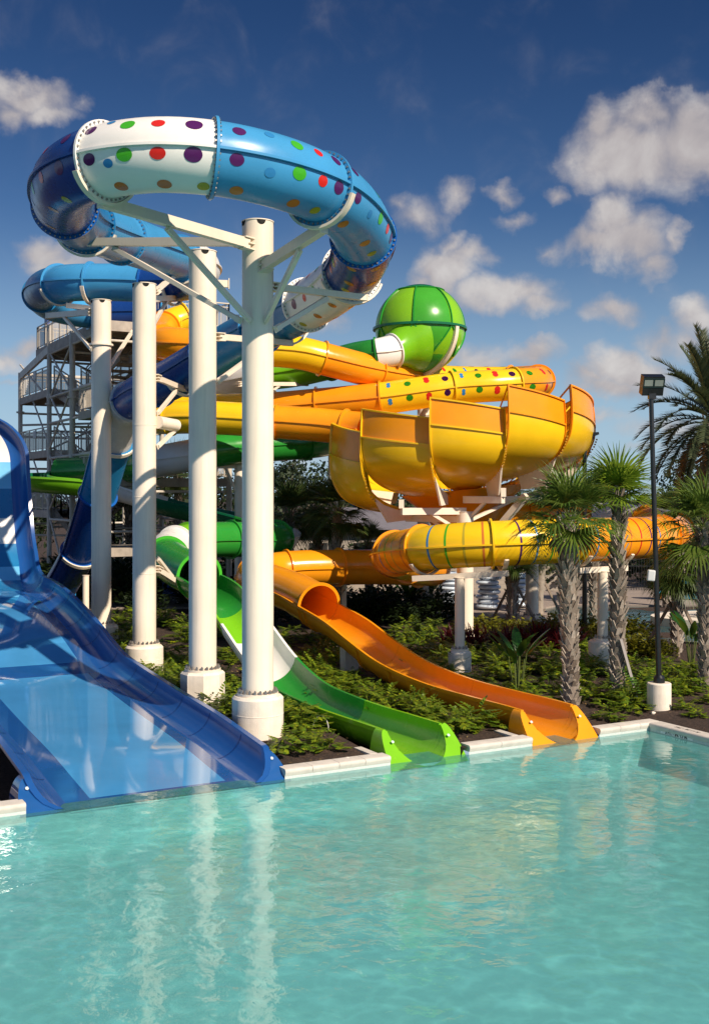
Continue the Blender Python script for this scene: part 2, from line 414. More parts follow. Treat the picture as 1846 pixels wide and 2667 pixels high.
def water_mat(name, tint, deep, bscale=1.0, amp=.06, caust=.35):
    m, nt, out = new_mat(name); pos = objcoord(nt)
    mp = N(nt, 'ShaderNodeMapping'); mp.inputs['Scale'].default_value = (1, 1.0, 1); nt.links.new(pos, mp.inputs[0])
    n1 = noise_f(nt, mp.outputs[0], 1.1*bscale, 3, .5, .4); n2 = noise_f(nt, mp.outputs[0], 4.2*bscale, 4, .55, .5); n3 = noise_f(nt, mp.outputs[0], 13*bscale, 3, .5)
    # breezy patches: small ripples come and go
    patch = ramp(nt, noise_f(nt, pos, .28, 2), [(.35, (.15,)*3), (.65, (1, 1, 1))])
    def MM(op, a, b):
        q = N(nt, 'ShaderNodeMath', operation=op)
        for i, v in enumerate((a, b)):
            if hasattr(v, 'is_linked'): nt.links.new(v, q.inputs[i])
            else: q.inputs[i].default_value = v
        return q.outputs[0]
    h = MM('ADD', MM('MULTIPLY', n1, 1.0), MM('MULTIPLY', n2, .22))
    h = MM('ADD', h, MM('MULTIPLY', MM('MULTIPLY', n3, patch), .075))
    nrm = bump(nt, h, 1.0, amp)
    gl = N(nt, 'ShaderNodeBsdfGlossy'); gl.inputs['Roughness'].default_value = .015; nt.links.new(nrm, gl.inputs['Normal'])
    tr = N(nt, 'ShaderNodeBsdfTransparent')
    # caustic light net put into the transparency colour as a bright Voronoi mesh
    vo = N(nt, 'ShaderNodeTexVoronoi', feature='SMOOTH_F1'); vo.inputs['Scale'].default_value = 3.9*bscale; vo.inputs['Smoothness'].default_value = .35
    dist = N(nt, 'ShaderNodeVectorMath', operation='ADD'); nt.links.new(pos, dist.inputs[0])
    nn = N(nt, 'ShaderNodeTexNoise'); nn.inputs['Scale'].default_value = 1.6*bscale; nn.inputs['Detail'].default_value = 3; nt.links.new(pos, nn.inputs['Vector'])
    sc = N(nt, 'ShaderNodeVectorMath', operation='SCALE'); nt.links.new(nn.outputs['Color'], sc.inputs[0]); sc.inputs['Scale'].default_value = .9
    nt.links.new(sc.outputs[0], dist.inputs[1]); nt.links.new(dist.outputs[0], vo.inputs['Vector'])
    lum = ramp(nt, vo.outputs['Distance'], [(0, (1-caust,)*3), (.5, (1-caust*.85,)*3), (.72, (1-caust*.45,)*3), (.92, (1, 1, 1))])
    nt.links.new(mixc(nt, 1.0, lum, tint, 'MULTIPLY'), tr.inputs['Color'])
    df = N(nt, 'ShaderNodeBsdfDiffuse'); df.inputs['Color'].default_value = (*deep, 1)
    body = N(nt, 'ShaderNodeMixShader'); body.inputs[0].default_value = .30
    nt.links.new(tr.outputs[0], body.inputs[1]); nt.links.new(df.outputs[0], body.inputs[2])
    gi = N(nt, 'ShaderNodeNewGeometry'); dt = N(nt, 'ShaderNodeVectorMath', operation='DOT_PRODUCT')
    nt.links.new(nrm, dt.inputs[0]); nt.links.new(gi.outputs['Incoming'], dt.inputs[1])
    om = MM('SUBTRACT', 1.0, MM('MINIMUM', MM('ABSOLUTE', dt.outputs['Value'], 0), 1.0))
    frs = MM('ADD', .02, MM('MULTIPLY', MM('POWER', om, 3.7), .95))       # Schlick reflectance, the same from above and below
    mx = N(nt, 'ShaderNodeMixShader'); nt.links.new(frs, mx.inputs[0])
    nt.links.new(body.outputs[0], mx.inputs[1]); nt.links.new(gl.outputs[0], mx.inputs[2]); nt.links.new(mx.outputs[0], out.inputs[0])
    return m
WATER = water_mat('pool_water', (.70, .965, .96), (.165, .56, .55), amp=.024, caust=.30)
PLASTER = pbr('pool_plaster', (.50, .80, .785), .8, var=.07, vscale=1.0)
mb = MB(); mb.grid([[uv(-60, -40, 0), uv(TK+.01, -40, 0)], [uv(-60, .02, 0), uv(TK+.01, .02, 0)]]); 
for t0_, t1_ in ((-.02, 4.28), (6.55, 8.24), (9.83, 11.50)): mb.grid([[uv(t0_, .02, 0), uv(t1_, .02, 0)], [uv(t0_, .62, 0), uv(t1_, .62, 0)]])
tag(obj('pool_water', mb, WATER, smooth=None), kind='structure')
mb = MB()
PD = -.72
mb.grid([[uv(-60, .05, PD), uv(TK+.05, .05, PD)], [uv(-60, -40, PD), uv(TK+.05, -40, PD)]])
mb.grid([[uv(-60, .015, PD), uv(TK+.05, .015, PD)], [uv(-60, .015, -.06), uv(TK+.05, .015, -.06)]])
mb.grid([[uv(TK+.05, .05, PD), uv(TK+.05, -40, PD)], [uv(TK+.05, .05, .02), uv(TK+.05, -40, .02)]])
tag(obj('pool_floor', mb, PLASTER, smooth=None), kind='structure')

def tile_mat():
    m, nt, out = new_mat('mosaic_tile'); p = N(nt, 'ShaderNodeBsdfPrincipled'); pos = objcoord(nt)
    # small square mosaic in the wall's own (t, z) axes
    def axis(vec):
        dt = N(nt, 'ShaderNodeVectorMath', operation='DOT_PRODUCT'); nt.links.new(pos, dt.inputs[0]); dt.inputs[1].default_value = vec; return dt.outputs['Value']
    cb = N(nt, 'ShaderNodeCombineXYZ'); ad = N(nt, 'ShaderNodeMath', operation='ADD')
    nt.links.new(axis(tuple(U)), ad.inputs[0]); nt.links.new(axis(tuple(V)), ad.inputs[1]); nt.links.new(ad.outputs[0], cb.inputs[0]); nt.links.new(axis((0, 0, 1)), cb.inputs[1])
    br = N(nt, 'ShaderNodeTexBrick'); br.offset = 0; br.inputs['Scale'].default_value = 1
    br.inputs['Brick Width'].default_value = .026; br.inputs['Row Height'].default_value = .026; br.inputs['Mortar Size'].default_value = .0022
    br.inputs['Color1'].default_value = (.62, .66, .62, 1); br.inputs['Color2'].default_value = (.36, .50, .52, 1); br.inputs['Mortar'].default_value = (.6, .58, .53, 1)
    nt.links.new(cb.outputs[0], br.inputs['Vector'])
    c = mixc(nt, .45, br.outputs['Color'], (.62, .63, .58)); nt.links.new(c, p.inputs['Base Color']); p.inputs['Roughness'].default_value = .2
    nt.links.new(p.outputs[0], out.inputs[0]); return m
TILE = tile_mat()
COPING = pbr('cast_stone_coping', (.58, .53, .47), .7, var=.10, vscale=5, bmp=.15, bscale=40)
def coping_run(t0, t1, label, side=False, d0=0, d1=0):
    root = thing('pool_coping', label, 'pool edge', uv((t0+t1)/2, (d0+d1)/2, 0))
    if not side:
        f = lambda t, d, z: uv(t, d, z)
        L0, L1 = t0, t1
    else:
        f = lambda t, d, z: uv(TK+d, t, z)
        L0, L1 = d0, d1
    mb = MB(); n = max(1, round(abs(L1-L0)/.61))
    prof = [(-.02, .105), (-.025, .14), (-.01, .165), (.02, .175), (.30, .175), (.30, .05), (.0, .05)]
    for k in range(n):
        a = L0+(L1-L0)*k/n; b = L0+(L1-L0)*(k+1)/n; s = .004 if b > a else -.004
        r0 = [f(a+s, d, z) for d, z in prof]; r1 = [f(b-s, d, z) for d, z in prof]
        mb.grid([r0, r1], 0, True); mb.poly(r0[::-1]); mb.poly(r1)
    obj('coping_stone', mb, COPING, root, smooth=50)
    mb = MB()
    mb.grid([[f(L0, .002, -.12), f(L1, .002, -.12)], [f(L0, .002, .106), f(L1, .002, .106)]]); obj('tile_band', mb, TILE, root, smooth=None)
    return root
coping_run(-14, -.12, 'pale stone pool edge with mosaic tile left of the blue run-out')
coping_run(4.36, 6.52, 'short pool edge between the blue run-out and the lime green chute')
coping_run(8.28, 9.80, 'pool edge between the green chute and the orange chute')
coping_run(11.54, TK+.30, 'pool edge from the orange chute to the corner')
side_cop = coping_run(0, 0, 'shaded pool side edge marked 3 FT. 6 IN. 1.1 M.', True, -.02, -20)
# kerb of the planter beside the blue run-out
mb = MB()
pts = [uv(-.75, .3), uv(-.45, .3), uv(-.45, 14), uv(-.75, 14)]
mb.prism(pts, .02, .176); k = obj('planter_kerb', mb, COPING, smooth=None, loc=uv(-.6, 7, 0)); tag(k, 'pale planter kerb running back beside the black gap at the blue run-out', 'kerb')
for (t, d) in ((6.33, .30), (9.60, .30)):
    mb = MB(); mb.box(uv(t, d+.31, .13), .16, .62, .10, U, V); q = obj('return_kerb', mb, COPING, smooth=None, loc=uv(t, d+.3, .1))
    tag(q, 'short return kerb behind pool edge beside the '+('green' if t < 8 else 'orange')+' chute', 'kerb')
# depth marking tile with lettering, part of the side coping
mb = MB(); TX = TK+.002
def ws(d, z, o=0): return uv(TK-.002-o, d, z)
mb.grid([[ws(-.34, .012), ws(-1.24, .012)], [ws(-.34, .103), ws(-1.24, .103)]])
dm = obj('depth_marker', mb, pbr('white_marker_tile', (.85, .83, .80), .3), side_cop, smooth=None)
cu = bpy.data.curves.new('depth_lettering', 'FONT'); cu.body = '3 FT. 6 IN. 1.1 M.'; cu.size = .118; cu.align_x = 'CENTER'; cu.align_y = 'CENTER'; cu.extrude = .001; cu.offset = .005
to = bpy.data.objects.new('tmp', cu); COL.objects.link(to); dg = bpy.context.evaluated_depsgraph_get()
me = bpy.data.meshes.new_from_object(to.evaluated_get(dg)); bpy.data.objects.remove(to)
# text x runs towards the viewer (-V), y up, facing -U
bx = -V; by = Vector((0, 0, 1)); c0 = ws(-.79, .058, .004)
mb = MB(); mb.add([c0+bx*(v.co.x*.74)+by*v.co.y-U*v.co.z for v in me.vertices], [tuple(p.vertices) for p in me.polygons])
obj('lettering', mb, BLACK, dm, smooth=None)
# the same marking seen edge-on on top of the coping
mb = MB(); mb.add([uv(TK+.15, -.95, .1775)+bx*(v.co.x*.8)+U*(-v.co.y*.9) for v in me.vertices], [tuple(p.vertices) for p in me.polygons])
obj('lettering', mb, BLACK, side_cop, smooth=None)

# ================================================================ the blue wave slide (run-out lanes and curved wall)
WC, HW = 2.13, 1.55           # centre line t, half width of the flat floor
prof_dz = [(0, -.03), (1.4, .10), (2.76, .23), (5.4, .39), (7.6, .55), (8.8, .66), (9.7, .84), (11.4, 1.28), (13, 1.62), (14.5, 1.88), (16, 2.02), (17.3, 2.08), (18.3, 2.25), (19.05, 2.75), (19.6, 3.5), (20.0, 4.5), (20.3, 5.6), (20.5, 6.6), (20.6, 7.6)]
wp = Path([uv(WC, d, z) for d, z in prof_dz], side=U)
def wd(d, z=None):            # arc length at the profile point
    return wp.near(uv(WC, d, np.interp(d, [a for a, b in prof_dz], [b for a, b in prof_dz]) if z is None else z))
S_END = wp.len; S_CR = wd(17.3); RC = 1.5
root = thing('blue_wave_slide', 'wide glossy blue slide running from a tall striped wall into the pool', 'water slide', uv(WC, 0, 0))
S_B0, S_B1 = wd(9.1), wd(9.8)
def halfw(s):                 # rounded upper corners of the wall; the wall is a little wider than the lanes
    e = S_END-s; wide = .30*max(0, min(1, (s-S_CR+.5)/2.5))
    return wide+halfc(e)
def halfc(e):
    return 0 if e >= RC else -(RC-math.sqrt(max(0, RC*RC-(RC-e)**2)))
LANE = pbr('lane_blue_fibreglass', (.06, .285, .58), .04, coat=.5, spec=.55, var=.10, vscale=.8, bmp=.006, bscale=1.6); LANED = pbr('lane_border_blue', (.012, .085, .28), .05, coat=.5, spec=.55, bmp=.006, bscale=1.6)
PALEB = gel('pale_stripe', (.13, .42, .68), .15)  # light blue of the wall's own stripes
# floor with stripes as colour bands
def band(s, x):
    if s < .42: return 1
    if S_B0 < s < S_B1: return 1
    if s < S_CR-.1: return 0 if -HW+.42 < x < HW-.26 else 1
    z = wp.pt(s, 0, 0).z
    for lim, c in ((2.3, 3), (2.74, 4), (3.43, 3), (4.29, 2), (5.2, 3), (6.1, 4), (7.1, 2)):
        if z < lim: return 3 if c == 2 and x < .3 else c
    return 1
mb = MB(); n = int(S_END/.1); cols = np.linspace(-1, 1, 23); rows = []
ss = np.linspace(0, S_END, n)
for s in ss:
    rows.append([wp.pt(s, (HW+halfw(s))*c, 0) for c in cols])
mb.grid(rows, mfun=lambda i, j: band(ss[i]+.05, (cols[j]+cols[j+1])/2*HW))
obj('slide_floor', mb, [LANE, LANED, gel('stripe_white', (.60, .59, .58), .35, .01, .0), MBLUE, PALEB], root)
mb = MB(); rows2 = [[wp.pt(s, (HW+halfw(s))*c, -.06) for c in (-1, 1)] for s in ss]; mb.grid(rows2); obj('slide_underside', mb, DBLUE, root)
SIDEB = gel('translucent_side_blue', (.012, .075, .27), .2, .01, .15)
def side_wall(sg):
    mb = MB(); rows = []; n = int(S_END/.12)
    for k in range(n+1):
        s = S_END*k/n; hw = HW+halfw(s)
        # trough side: quarter round then short vertical, lip turned outwards
        hgt = .43*min(1, max(.02, s/.62)); amax = math.degrees(math.acos(1-hgt/.5))
        r = .5; pr = []
        fl = 1 if s < S_CR else max(.8, 1-(s-S_CR)*.1)
        for a in np.linspace(0, amax, 9): pr.append((r*math.sin(R_(a))*fl, r*(1-math.cos(R_(a)))))
        tx, ty = pr[-1]
        pr += [(tx+.02, ty+.03), (tx+.13, ty+.03), (tx+.13, ty-.03), (tx+.045, ty-.03)]
        for a in np.linspace(amax*.92, 0, 6): pr.append((r*math.sin(R_(a))*fl+.035*math.sin(R_(a)), r*(1-math.cos(R_(a)))-.035*math.cos(R_(a))-.012))
        rows.append([wp.pt(s, sg*(hw+x), y) for x, y in pr])
    mb.grid(rows if sg > 0 else rows, 0, True)
    return mb
for sg in (1, -1):
    o = obj('side_wall', side_wall(sg), SIDEB, root)
    mb = MB()
    for k in range(1, 14):                               # moulded joints across the trough side
        s = k*1.55
        if s > S_CR: break
        rows = []
        for ds in (-.02, .02): rows.append([wp.pt(s+ds, sg*(HW+.497*math.sin(R_(a))), .5*(1-math.cos(R_(a)))+.004) for a in np.linspace(5, 80, 9)])
        mb.grid(rows)
    obj('panel_joint', mb, DBLUE, o)
# outlet lips: crescent plates leaning back at the pool end
def lip(mb, base, sg, x0, r, z0, h, dtop, wb, amax=90):
    """Crescent plate: inner edge follows the trough (x0 + r sin a, z0 + r(1-cos a)), outer edge flares towards the water."""
    n = 16; ri = []; ro = []; rs = []; rb = []; am = R_(amax)
    xt = x0+r*math.sin(am); ht = r*(1-math.cos(am))
    for k in range(n+1):
        a = am*k/n; b = PI/2*k/n
        x = x0+r*math.sin(a); z = r*(1-math.cos(a)); d = dtop*z/ht
        xo = xt+.075+wb*math.cos(b); zo = (ht+.035)*math.sin(b); do = dtop*zo/(ht+.035)
        Z = lambda q: Vector((0, 0, z0+q))
        ri.append(base+U*(sg*x)+V*(d-.03)+Z(z)); ro.append(base+U*(sg*xo)+V*(do-.03)+Z(zo))
        rs.append(base+U*(sg*xo)+V*(dtop+.22)+Z(zo)); rb.append(base+U*(sg*x)+V*(d+.05)+Z(z-.02))
    mb.grid([rb, ri, ro, rs])
def badge(base, sg, x, z, d):
    mb = MB(); p = base+U*(sg*x)+V*d+Vector((0, 0, z)); nrm = (-V*.75+Vector((0, 0, .66))).normalized(); e1 = U; e2 = nrm.cross(e1)
    n = 18
    mb.poly([p+nrm*.012+e1*(.030*math.cos(2*PI*i/n))+e2*(.030*math.sin(2*PI*i/n)) for i in range(n)])
    return mb
BADGE = pbr('pale_badge', (.5, .56, .56), .4)
for sg in (1, -1):
    mb = MB(); lip(mb, uv(WC, .0), sg, HW, .5, -.03, .43, .62, .22, 82); o = obj('outlet_lip', mb, LANED, root)
    obj('badge', badge(uv(WC, .0), sg, HW+.60, .30, .38), BADGE, o)
# support legs of the wall, behind it
for t in (.6, 3.6):
    mb = MB(); mb.cyl(uv(t, 21.6, .05), uv(t, 21.2, 6.4), .12); mb.beam(uv(t, 23.4, .05), uv(t, 21.4, 4.6), .14, .14)
    obj('wall_brace', mb, CREAM2, root)
# ================================================================ blue tube slide
bp = [(430,812,46.5),(330,815,46.5),(230,815,46.3),(150,800,45.2),(112,778,43),(110,755,40.5),(145,740,38.3),(200,735,37.5),(310,735,37.2),(400,738,37),(480,733,36.6),(512,718,35.8),(522,698,34.6),(505,684,33.6),(466,672,32.3),(340,628,29),(262,600,27),(212,577,25.4),(176,548,23.5),(164,500,21.7),(192,452,20.1),(274,419,19.2),(410,402,18.8),(556,411,18.9),(700,440,19.3),(835,490,20.3),(915,555,21.6),(947,622,23),(925,695,24.8),(861,757,26.6),(735,828,29),(594,900,31.5),(451,985,33.6),(360,1030,35.3),(318,1075,36.6),(292,1160,37.6),(255,1290,39),(205,1440,40.6),(150,1540,41.8)]
blue = Path([at(*p) for p in bp]); K = blue.key
broot = thing('blue_tube_slide', 'glossy blue tube slide looping high over the cream posts with coloured dots', 'water slide', at(150, 1615, 42.5))
TEALB = gel('teal_blue_fibreglass', (.02, .20, .42), .3, .01, .0)
def row_dots(path, s0, s1, rows, sgn=1):
    out = []
    for th, lst in rows:
        for f, r, c in lst: out.append((s0+(s1-s0)*f, R_(th), r, c))
    return out
ROW_W = [(38, [(.07, .10, 0), (.38, .105, 2), (.59, .09, 1), (.83, .12, 0)]), (52, [(.22, .07, 3)]),
         (-14, [(.10, .10, 0), (.38, .11, 2), (.60, .10, 1), (.83, .125, 0)]), (-24, [(.25, .075, 3)]), (-66, [(.27, .11, 4), (.62, .11, 4), (.92, .10, 5)]),
         (92, [(.2, .1, 2), (.5, .1, 1), (.8, .1, 0)])]
ROW_B = [(36, [(.13, .10, 0), (.52, .11, 2), (.71, .09, 1), (.90, .11, 0)]), (44, [(.33, .08, 3)]),
         (-14, [(.12, .105, 0), (.52, .115, 2), (.72, .10, 1), (.89, .12, 0)]), (-24, [(.33, .08, 3)]), (-66, [(.16, .11, 4), (.58, .11, 4), (.8, .10, 5)]),
         (92, [(.25, .1, 2), (.55, .1, 1), (.85, .1, 0)])]
def kk(i): return K[int(i)]+(K[min(int(i)+1, len(K)-1)]-K[int(i)])*(i-int(i))
bsec = [(0, 2, DBLUE, None), (2, 4.5, LBLUE, None), (4.5, 6.2, MBLUE, None), (6.2, 7.35, LBLUE, None), (7.35, 8.75, LBLUE, None), (8.75, 11, NAVY, 'navy blue tube section in the high bend'), (11, 14, WHITE, 'white tube section in the high bend'),
        (14, 15.3, LBLUE, None), (15.3, 16.75, LBLUE, None), (16.75, 18.3, MBLUE, 'glossy dark underside section where the tube turns'), (18.3, 21, NAVY, 'navy blue dotted tube section at the far left of the loop'),
        (21, 23, WHITE, 'white tube section with coloured dots at the front of the loop'), (23, 25, LBLUE, 'light blue tube section with coloured dots beside the white one'), (25, 26.9, LBLUE, 'light blue dotted tube section curling downwards'),
        (26.9, 28.2, NAVY, 'navy dotted tube section turning under the loop'), (28.2, 29.5, WHITE, 'white dotted tube section below the loop'), (29.5, 30.4, TEALB, None), (30.4, 31.35, TEALB, None), (31.35, 32.4, NAVY, None), (32.4, 33.4, NAVY, None),
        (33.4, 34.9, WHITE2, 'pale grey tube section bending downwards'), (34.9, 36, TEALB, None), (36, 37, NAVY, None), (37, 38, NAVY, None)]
for a, b, m, lab in bsec:
    d = None
    if lab and 'dot' in lab:
        s0, s1 = kk(a), kk(b)
        d = row_dots(blue, s0, s1, ROW_W if m is WHITE else ROW_B)
        if a > 26: d = d+[(s, PI-th, r, c) for s, th, r, c in d]
    tube_section(broot, blue, kk(a), kk(b), m, lab, d)
for a, b, m, lab in bsec[1:]:
    near_ = kk(14) < kk(a) < kk(30)
    mm = m if m is not NAVY else gel('bright_joint_blue', (.01, .10, .38))
    joint(broot, blue, kk(a), WHITE if a in (21, 28.2, 29.5) else mm, bolts=40 if near_ else 0)
joint(broot, blue, 0.03, LBLUE); joint(broot, blue, blue.len-.03, MBLUE)
# ================================================================ green tube slide with sphere
def chute_prof(R, th=.03, lipw=.075):
    pr = [(R*math.cos(a), R*math.sin(a)) for a in np.linspace(PI, 2*PI, 25)]
    pr += [(R+.005, .03), (R+lipw, .03), (R+lipw, -.05), (R+th, -.04)]
    pr += [((R+th)*math.cos(a), (R+th)*math.sin(a)) for a in np.linspace(2*PI-.08, PI+.08, 22)]
    pr += [(-R-th, -.04), (-R-lipw, -.05), (-R-lipw, .03), (-R-.005, .03)]
    return pr
CP = chute_prof(RT)
def chute(root, path, s0, s1, mat, label=None, name='open_chute'):
    mb = MB(); sweep(mb, path, s0+.006, s1-.006, CP, ds=.14)
    o = obj(name, mb, mat, root)
    if label: o['label'] = label
    return o
def rim_band(root, path, s, mat):
    mb = MB(); p, S, Up, T = path.at(s); rows = []
    for r, c in ((RT+.02, -.03), (RT+.085, -.03), (RT+.085, .03), (RT+.02, .03)):
        rows.append([p+r*(math.cos(a)*S+math.sin(a)*Up)+T*c for a in np.linspace(PI+.1, 2*PI-.1, 24)])
    mb.grid(rows); return obj('joint_flange', mb, mat, root)
def outlet(root, path, sfun, t, zax, mat, R=RT):
    z0 = zax-R
    for sg in (1, -1):
        mb = MB(); lip(mb, uv(t, .0), sg, 0, R, z0, R, .60, .17); o = obj('outlet_lip', mb, mat, root)
        obj('badge', badge(uv(t, 0), sg, R+.02, z0+R-.16, .33), BADGE, o)
    mb = MB(); rows = []; rows_b = []
    for d in np.linspace(.0, .66, 10):          # the trough sides drop towards the water behind the lips
        p, S, Up, T = path.at(sfun(d)); f = math.asin(max(0, min(1, 1-d/.60)))
        rows.append([Vector(p+R*(math.cos(a)*S+math.sin(a)*Up)) for a in np.linspace(PI+f, 2*PI-f, 25)])
        rows_b.append([Vector(p+(R+.03)*(math.cos(a)*S+math.sin(a)*Up)) for a in np.linspace(PI+f, 2*PI-f, 25)])
    mb.grid(rows); mb.grid(rows_b[::-1]); obj('outlet_trough', mb, mat, root)
gz = [(0, .50), (1.5, .48), (3.1, .46), (4.4, .49), (5.6, .58), (7.1, .98), (8.74, 1.72), (10.0, 2.28), (10.85, 2.55), (12.0, 2.72), (13.2, 2.83)]
gp = [(1024,913,43.5),(985,923,43.2),(935,930,43.8),(860,948,45.2),(770,968,46),(680,980,46.4),(610,995,47),(560,1015,48.2),(580,1045,49.6),(660,1082,50),(780,1110,49.6),(845,1130,48.2),(858,1145,46.4),(825,1152,45),(771,1157,44.4),(690,1162,44),(594,1170,43.5),(448,1195,43),(385,1208,44),(320,1222,46),(200,1228,48),(115,1232,48.4),(82,1237,47.3),(100,1242,45.8),(170,1247,45.2),(240,1254,45),(316,1265,45),(449,1306,44.5),(592,1335,44),(690,1362,43.2),(735,1388,41.8),(712,1405,40.4),(620,1405,39.2),(520,1408,38),(458,1422,36.8),(432,1445,35.4)]
GT = 7.39
# axis stays in the last run along V towards the pool; the list above ends where the run begins
gpts = [at(*p) for p in gp]+[uv(GT, d, z) for d, z in reversed(gz)]
green = Path(gpts); GK = green.key; ng = len(gp)
groot = thing('green_tube_slide', 'green tube slide from the panelled sphere down to the lime chute in the pool', 'water slide', uv(GT, 3, 0))
def gk(i): return GK[int(i)]+(GK[min(int(i)+1, len(GK)-1)]-GK[int(i)])*(i-int(i))
def gd(d): return green.near(uv(GT, d, np.interp(d, [a for a, b in gz], [b for a, b in gz])))
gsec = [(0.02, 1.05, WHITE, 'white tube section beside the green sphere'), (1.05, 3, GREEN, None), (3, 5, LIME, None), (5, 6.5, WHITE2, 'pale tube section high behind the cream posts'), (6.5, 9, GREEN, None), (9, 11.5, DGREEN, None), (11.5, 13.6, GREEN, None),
        (13.6, 15.1, GREEN, None), (15.1, 16.6, GREEN, None), (16.6, 17.8, WHITE2, 'pale tube section at the left bend'), (17.8, 19.4, GREEN, None), (19.4, 20.6, GREEN, None)]
for a, b, m, lab in gsec: tube_section(groot, green, gk(a), gk(b), m, lab); joint(groot, green, gk(a), m)
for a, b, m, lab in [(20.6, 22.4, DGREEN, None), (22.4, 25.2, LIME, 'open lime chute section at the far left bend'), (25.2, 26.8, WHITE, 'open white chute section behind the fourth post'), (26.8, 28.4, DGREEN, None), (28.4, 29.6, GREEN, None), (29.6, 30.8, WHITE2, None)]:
    chute(groot, green, gk(a), gk(b), m, lab); rim_band(groot, green, gk(a), m)
for a, b, m, lab in [(30.8, 32.2, GREEN, None), (32.2, 33.4, GREEN, None), (33.4, 34, LIME, None), (34, 35.2, WHITE, 'pale tube section just above the open chute')]:
    tube_section(groot, green, gk(a), gk(b), m, lab); joint(groot, green, gk(a), LIME if a == 33.4 else m)
tube_section(groot, green, gk(35.2), gd(12.0), GREEN, 'green tube mouth opening onto the chute'); joint(groot, green, gk(35.2), gel('bright_rim_green', (.06, .42, .03))); joint(groot, green, gd(12.0), gel('bright_rim_green', (.06, .42, .03)))
for d0, d1, m, lab in [(12.0, 10.0, GREEN, None), (10.0, 8.7, LIME, 'lime chute panel between green and white'), (8.7, 7.1, WHITE, 'white chute panel beside the front post'), (7.1, 3.6, GREEN, None), (3.6, .64, LIME, 'lime chute panel at the pool')]:
    chute(groot, green, gd(d0), gd(d1), m, lab)
for d in (10, 7.1, 5.3, 3.6): rim_band(groot, green, gd(d), LIME if d == 3.6 else GREEN)
outlet(groot, green, gd, GT, .5, LIME)
# the sphere
SC = at(1093, 857, 45); SR = 1.77
def sph(lon, lat, r=SR): return SC+Vector((math.cos(lat)*math.sin(lon), -math.cos(lat)*math.cos(lon), math.sin(lat)))*r
mb = MB(); nl, nb = 120, 72
NP = 7; off_ = R_(-11)
def pan(lon, lat):
    x = ((lon-off_)/(2*PI/NP)) % NP; k = int(x); f = x-k
    if lat > R_(58): return 2
    if lat >= 0: return (1, 0, 1, 0, 1, 0, 0)[k]
    q = -lat/R_(40)
    tri = abs(f-.5) < .5*(1-q)
    c_ = (1, 0, 1, 0, 1, 0, 0)[k]; return c_ if tri else 0 if q < 1 else (1 if k % 3 == 0 else 0)
lats = np.linspace(-PI/2, PI/2, nb+1); lons = np.linspace(0, 2*PI, nl+1)
mb.grid([[sph(lo, la) for lo in lons[:-1]] for la in lats], 0, True, mfun=lambda i, j: pan((lons[j]+lons[j+1])/2, (lats[i]+lats[i+1])/2))
spo = obj('panelled_sphere', mb, [gel('sphere_lime', (.20, .46, .015)), gel('sphere_green', (.05, .31, .025)), DGREEN], groot)
mb = MB()
def rib(pts, h=.055, w=.05):
    for a, b in zip(pts[:-1], pts[1:]):
        n = ((a+b)/2-SC).normalized(); d = (b-a); L = d.length; d.normalize()
        mb.box((a+b)/2+n*h/2, L*1.02, w, h, d, n.cross(d))
for k in range(NP):
    lo = off_+k*2*PI/NP
    rib([sph(lo, la) for la in np.linspace(0, R_(58), 14)])
    for s_ in (0, 1):
        rib([sph(lo+(s_*.5-0)*2*PI/NP*(1 if True else 0) if False else lo+(.5 if s_ else -.5)*2*PI/NP*t, -R_(40)*t) for t in np.linspace(0, 1, 14)])
rib([sph(lo, R_(58)) for lo in np.linspace(0, 2*PI, 49)])
obj('sphere_rib', mb, GREEN, spo)
mb = MB()
for r in (0,):
    rows = []
    for rr, zz in ((SR-.02, -.045), (SR+.10, -.045), (SR+.10, .045), (SR-.02, .045)):
        rows.append([SC+Vector((math.sin(a)*rr, -math.cos(a)*rr, zz)) for a in np.linspace(0, 2*PI, 73)[:-1]])
    mb.grid(rows, 0, True)
obj('equator_flange', mb, DGREEN, spo)
mb = MB(); rows = []
for la in np.linspace(R_(-2), R_(-88), 22):
    rows.append([sph(R_(47)+dx, la, SR+dr) for dx, dr in ((-.05/max(.2, math.cos(la)), .01), (-.05/max(.2, math.cos(la)), .13), (.05/max(.2, math.cos(la)), .13), (.05/max(.2, math.cos(la)), .01))])
mb.grid(rows, 0, True); obj('support_strap', mb, CREAM, spo)
# neck joining sphere and tube
mb = MB(); rows = []
for f, rr in ((0, 1.42), (.25, 1.25), (.45, 1.02), (.65, .82), (.85, .68), (1.0, RT)):
    p, S, Up, T = green.at(0); c = Vector(p)*1; base = SC.lerp(Vector(p), .35+.65*f)
    rows.append([base+Vector(rr*(math.cos(a)*S+math.sin(a)*Up)) for a in np.linspace(0, 2*PI, 41)[:-1]])
mb.grid(rows, 0, True); obj('sphere_neck', mb, LIME, groot)

# ================================================================ orange slide with open bowl
op = [(490,828,46),(440,845,45.6),(414,868,44.3),(418,890,42.8),(455,896,42),(560,902,41.8),(670,910,41.8),(782,919,42),(857,938,42.3),(950,962,43),(1038,978,44.5),(1130,988,46.5),(1240,992,48),(1330,992,48),(1388,990,46.8),(1402,993,45),(1372,998,43.6),(1290,1004,43),(1190,1010,42.8),(1100,1022,42.6),(1014,1035,42.6),(930,1044,42.8),(838,1052,43),(715,1062,43.3),(600,1066,44),(500,1068,45),(430,1072,45),(395,1080,43.6),(415,1088,42.2),(500,1086,41.6),(600,1090,41.4),(715,1098,41.2),(838,1107,41),(899,1113,40.8),(950,1118,40.4),(985,1123,39.8)]
orange = Path([at(*p) for p in op]); OK_ = orange.key
def ok(i): return OK_[int(i)]+(OK_[min(int(i)+1, len(OK_)-1)]-OK_[int(i)])*(i-int(i))
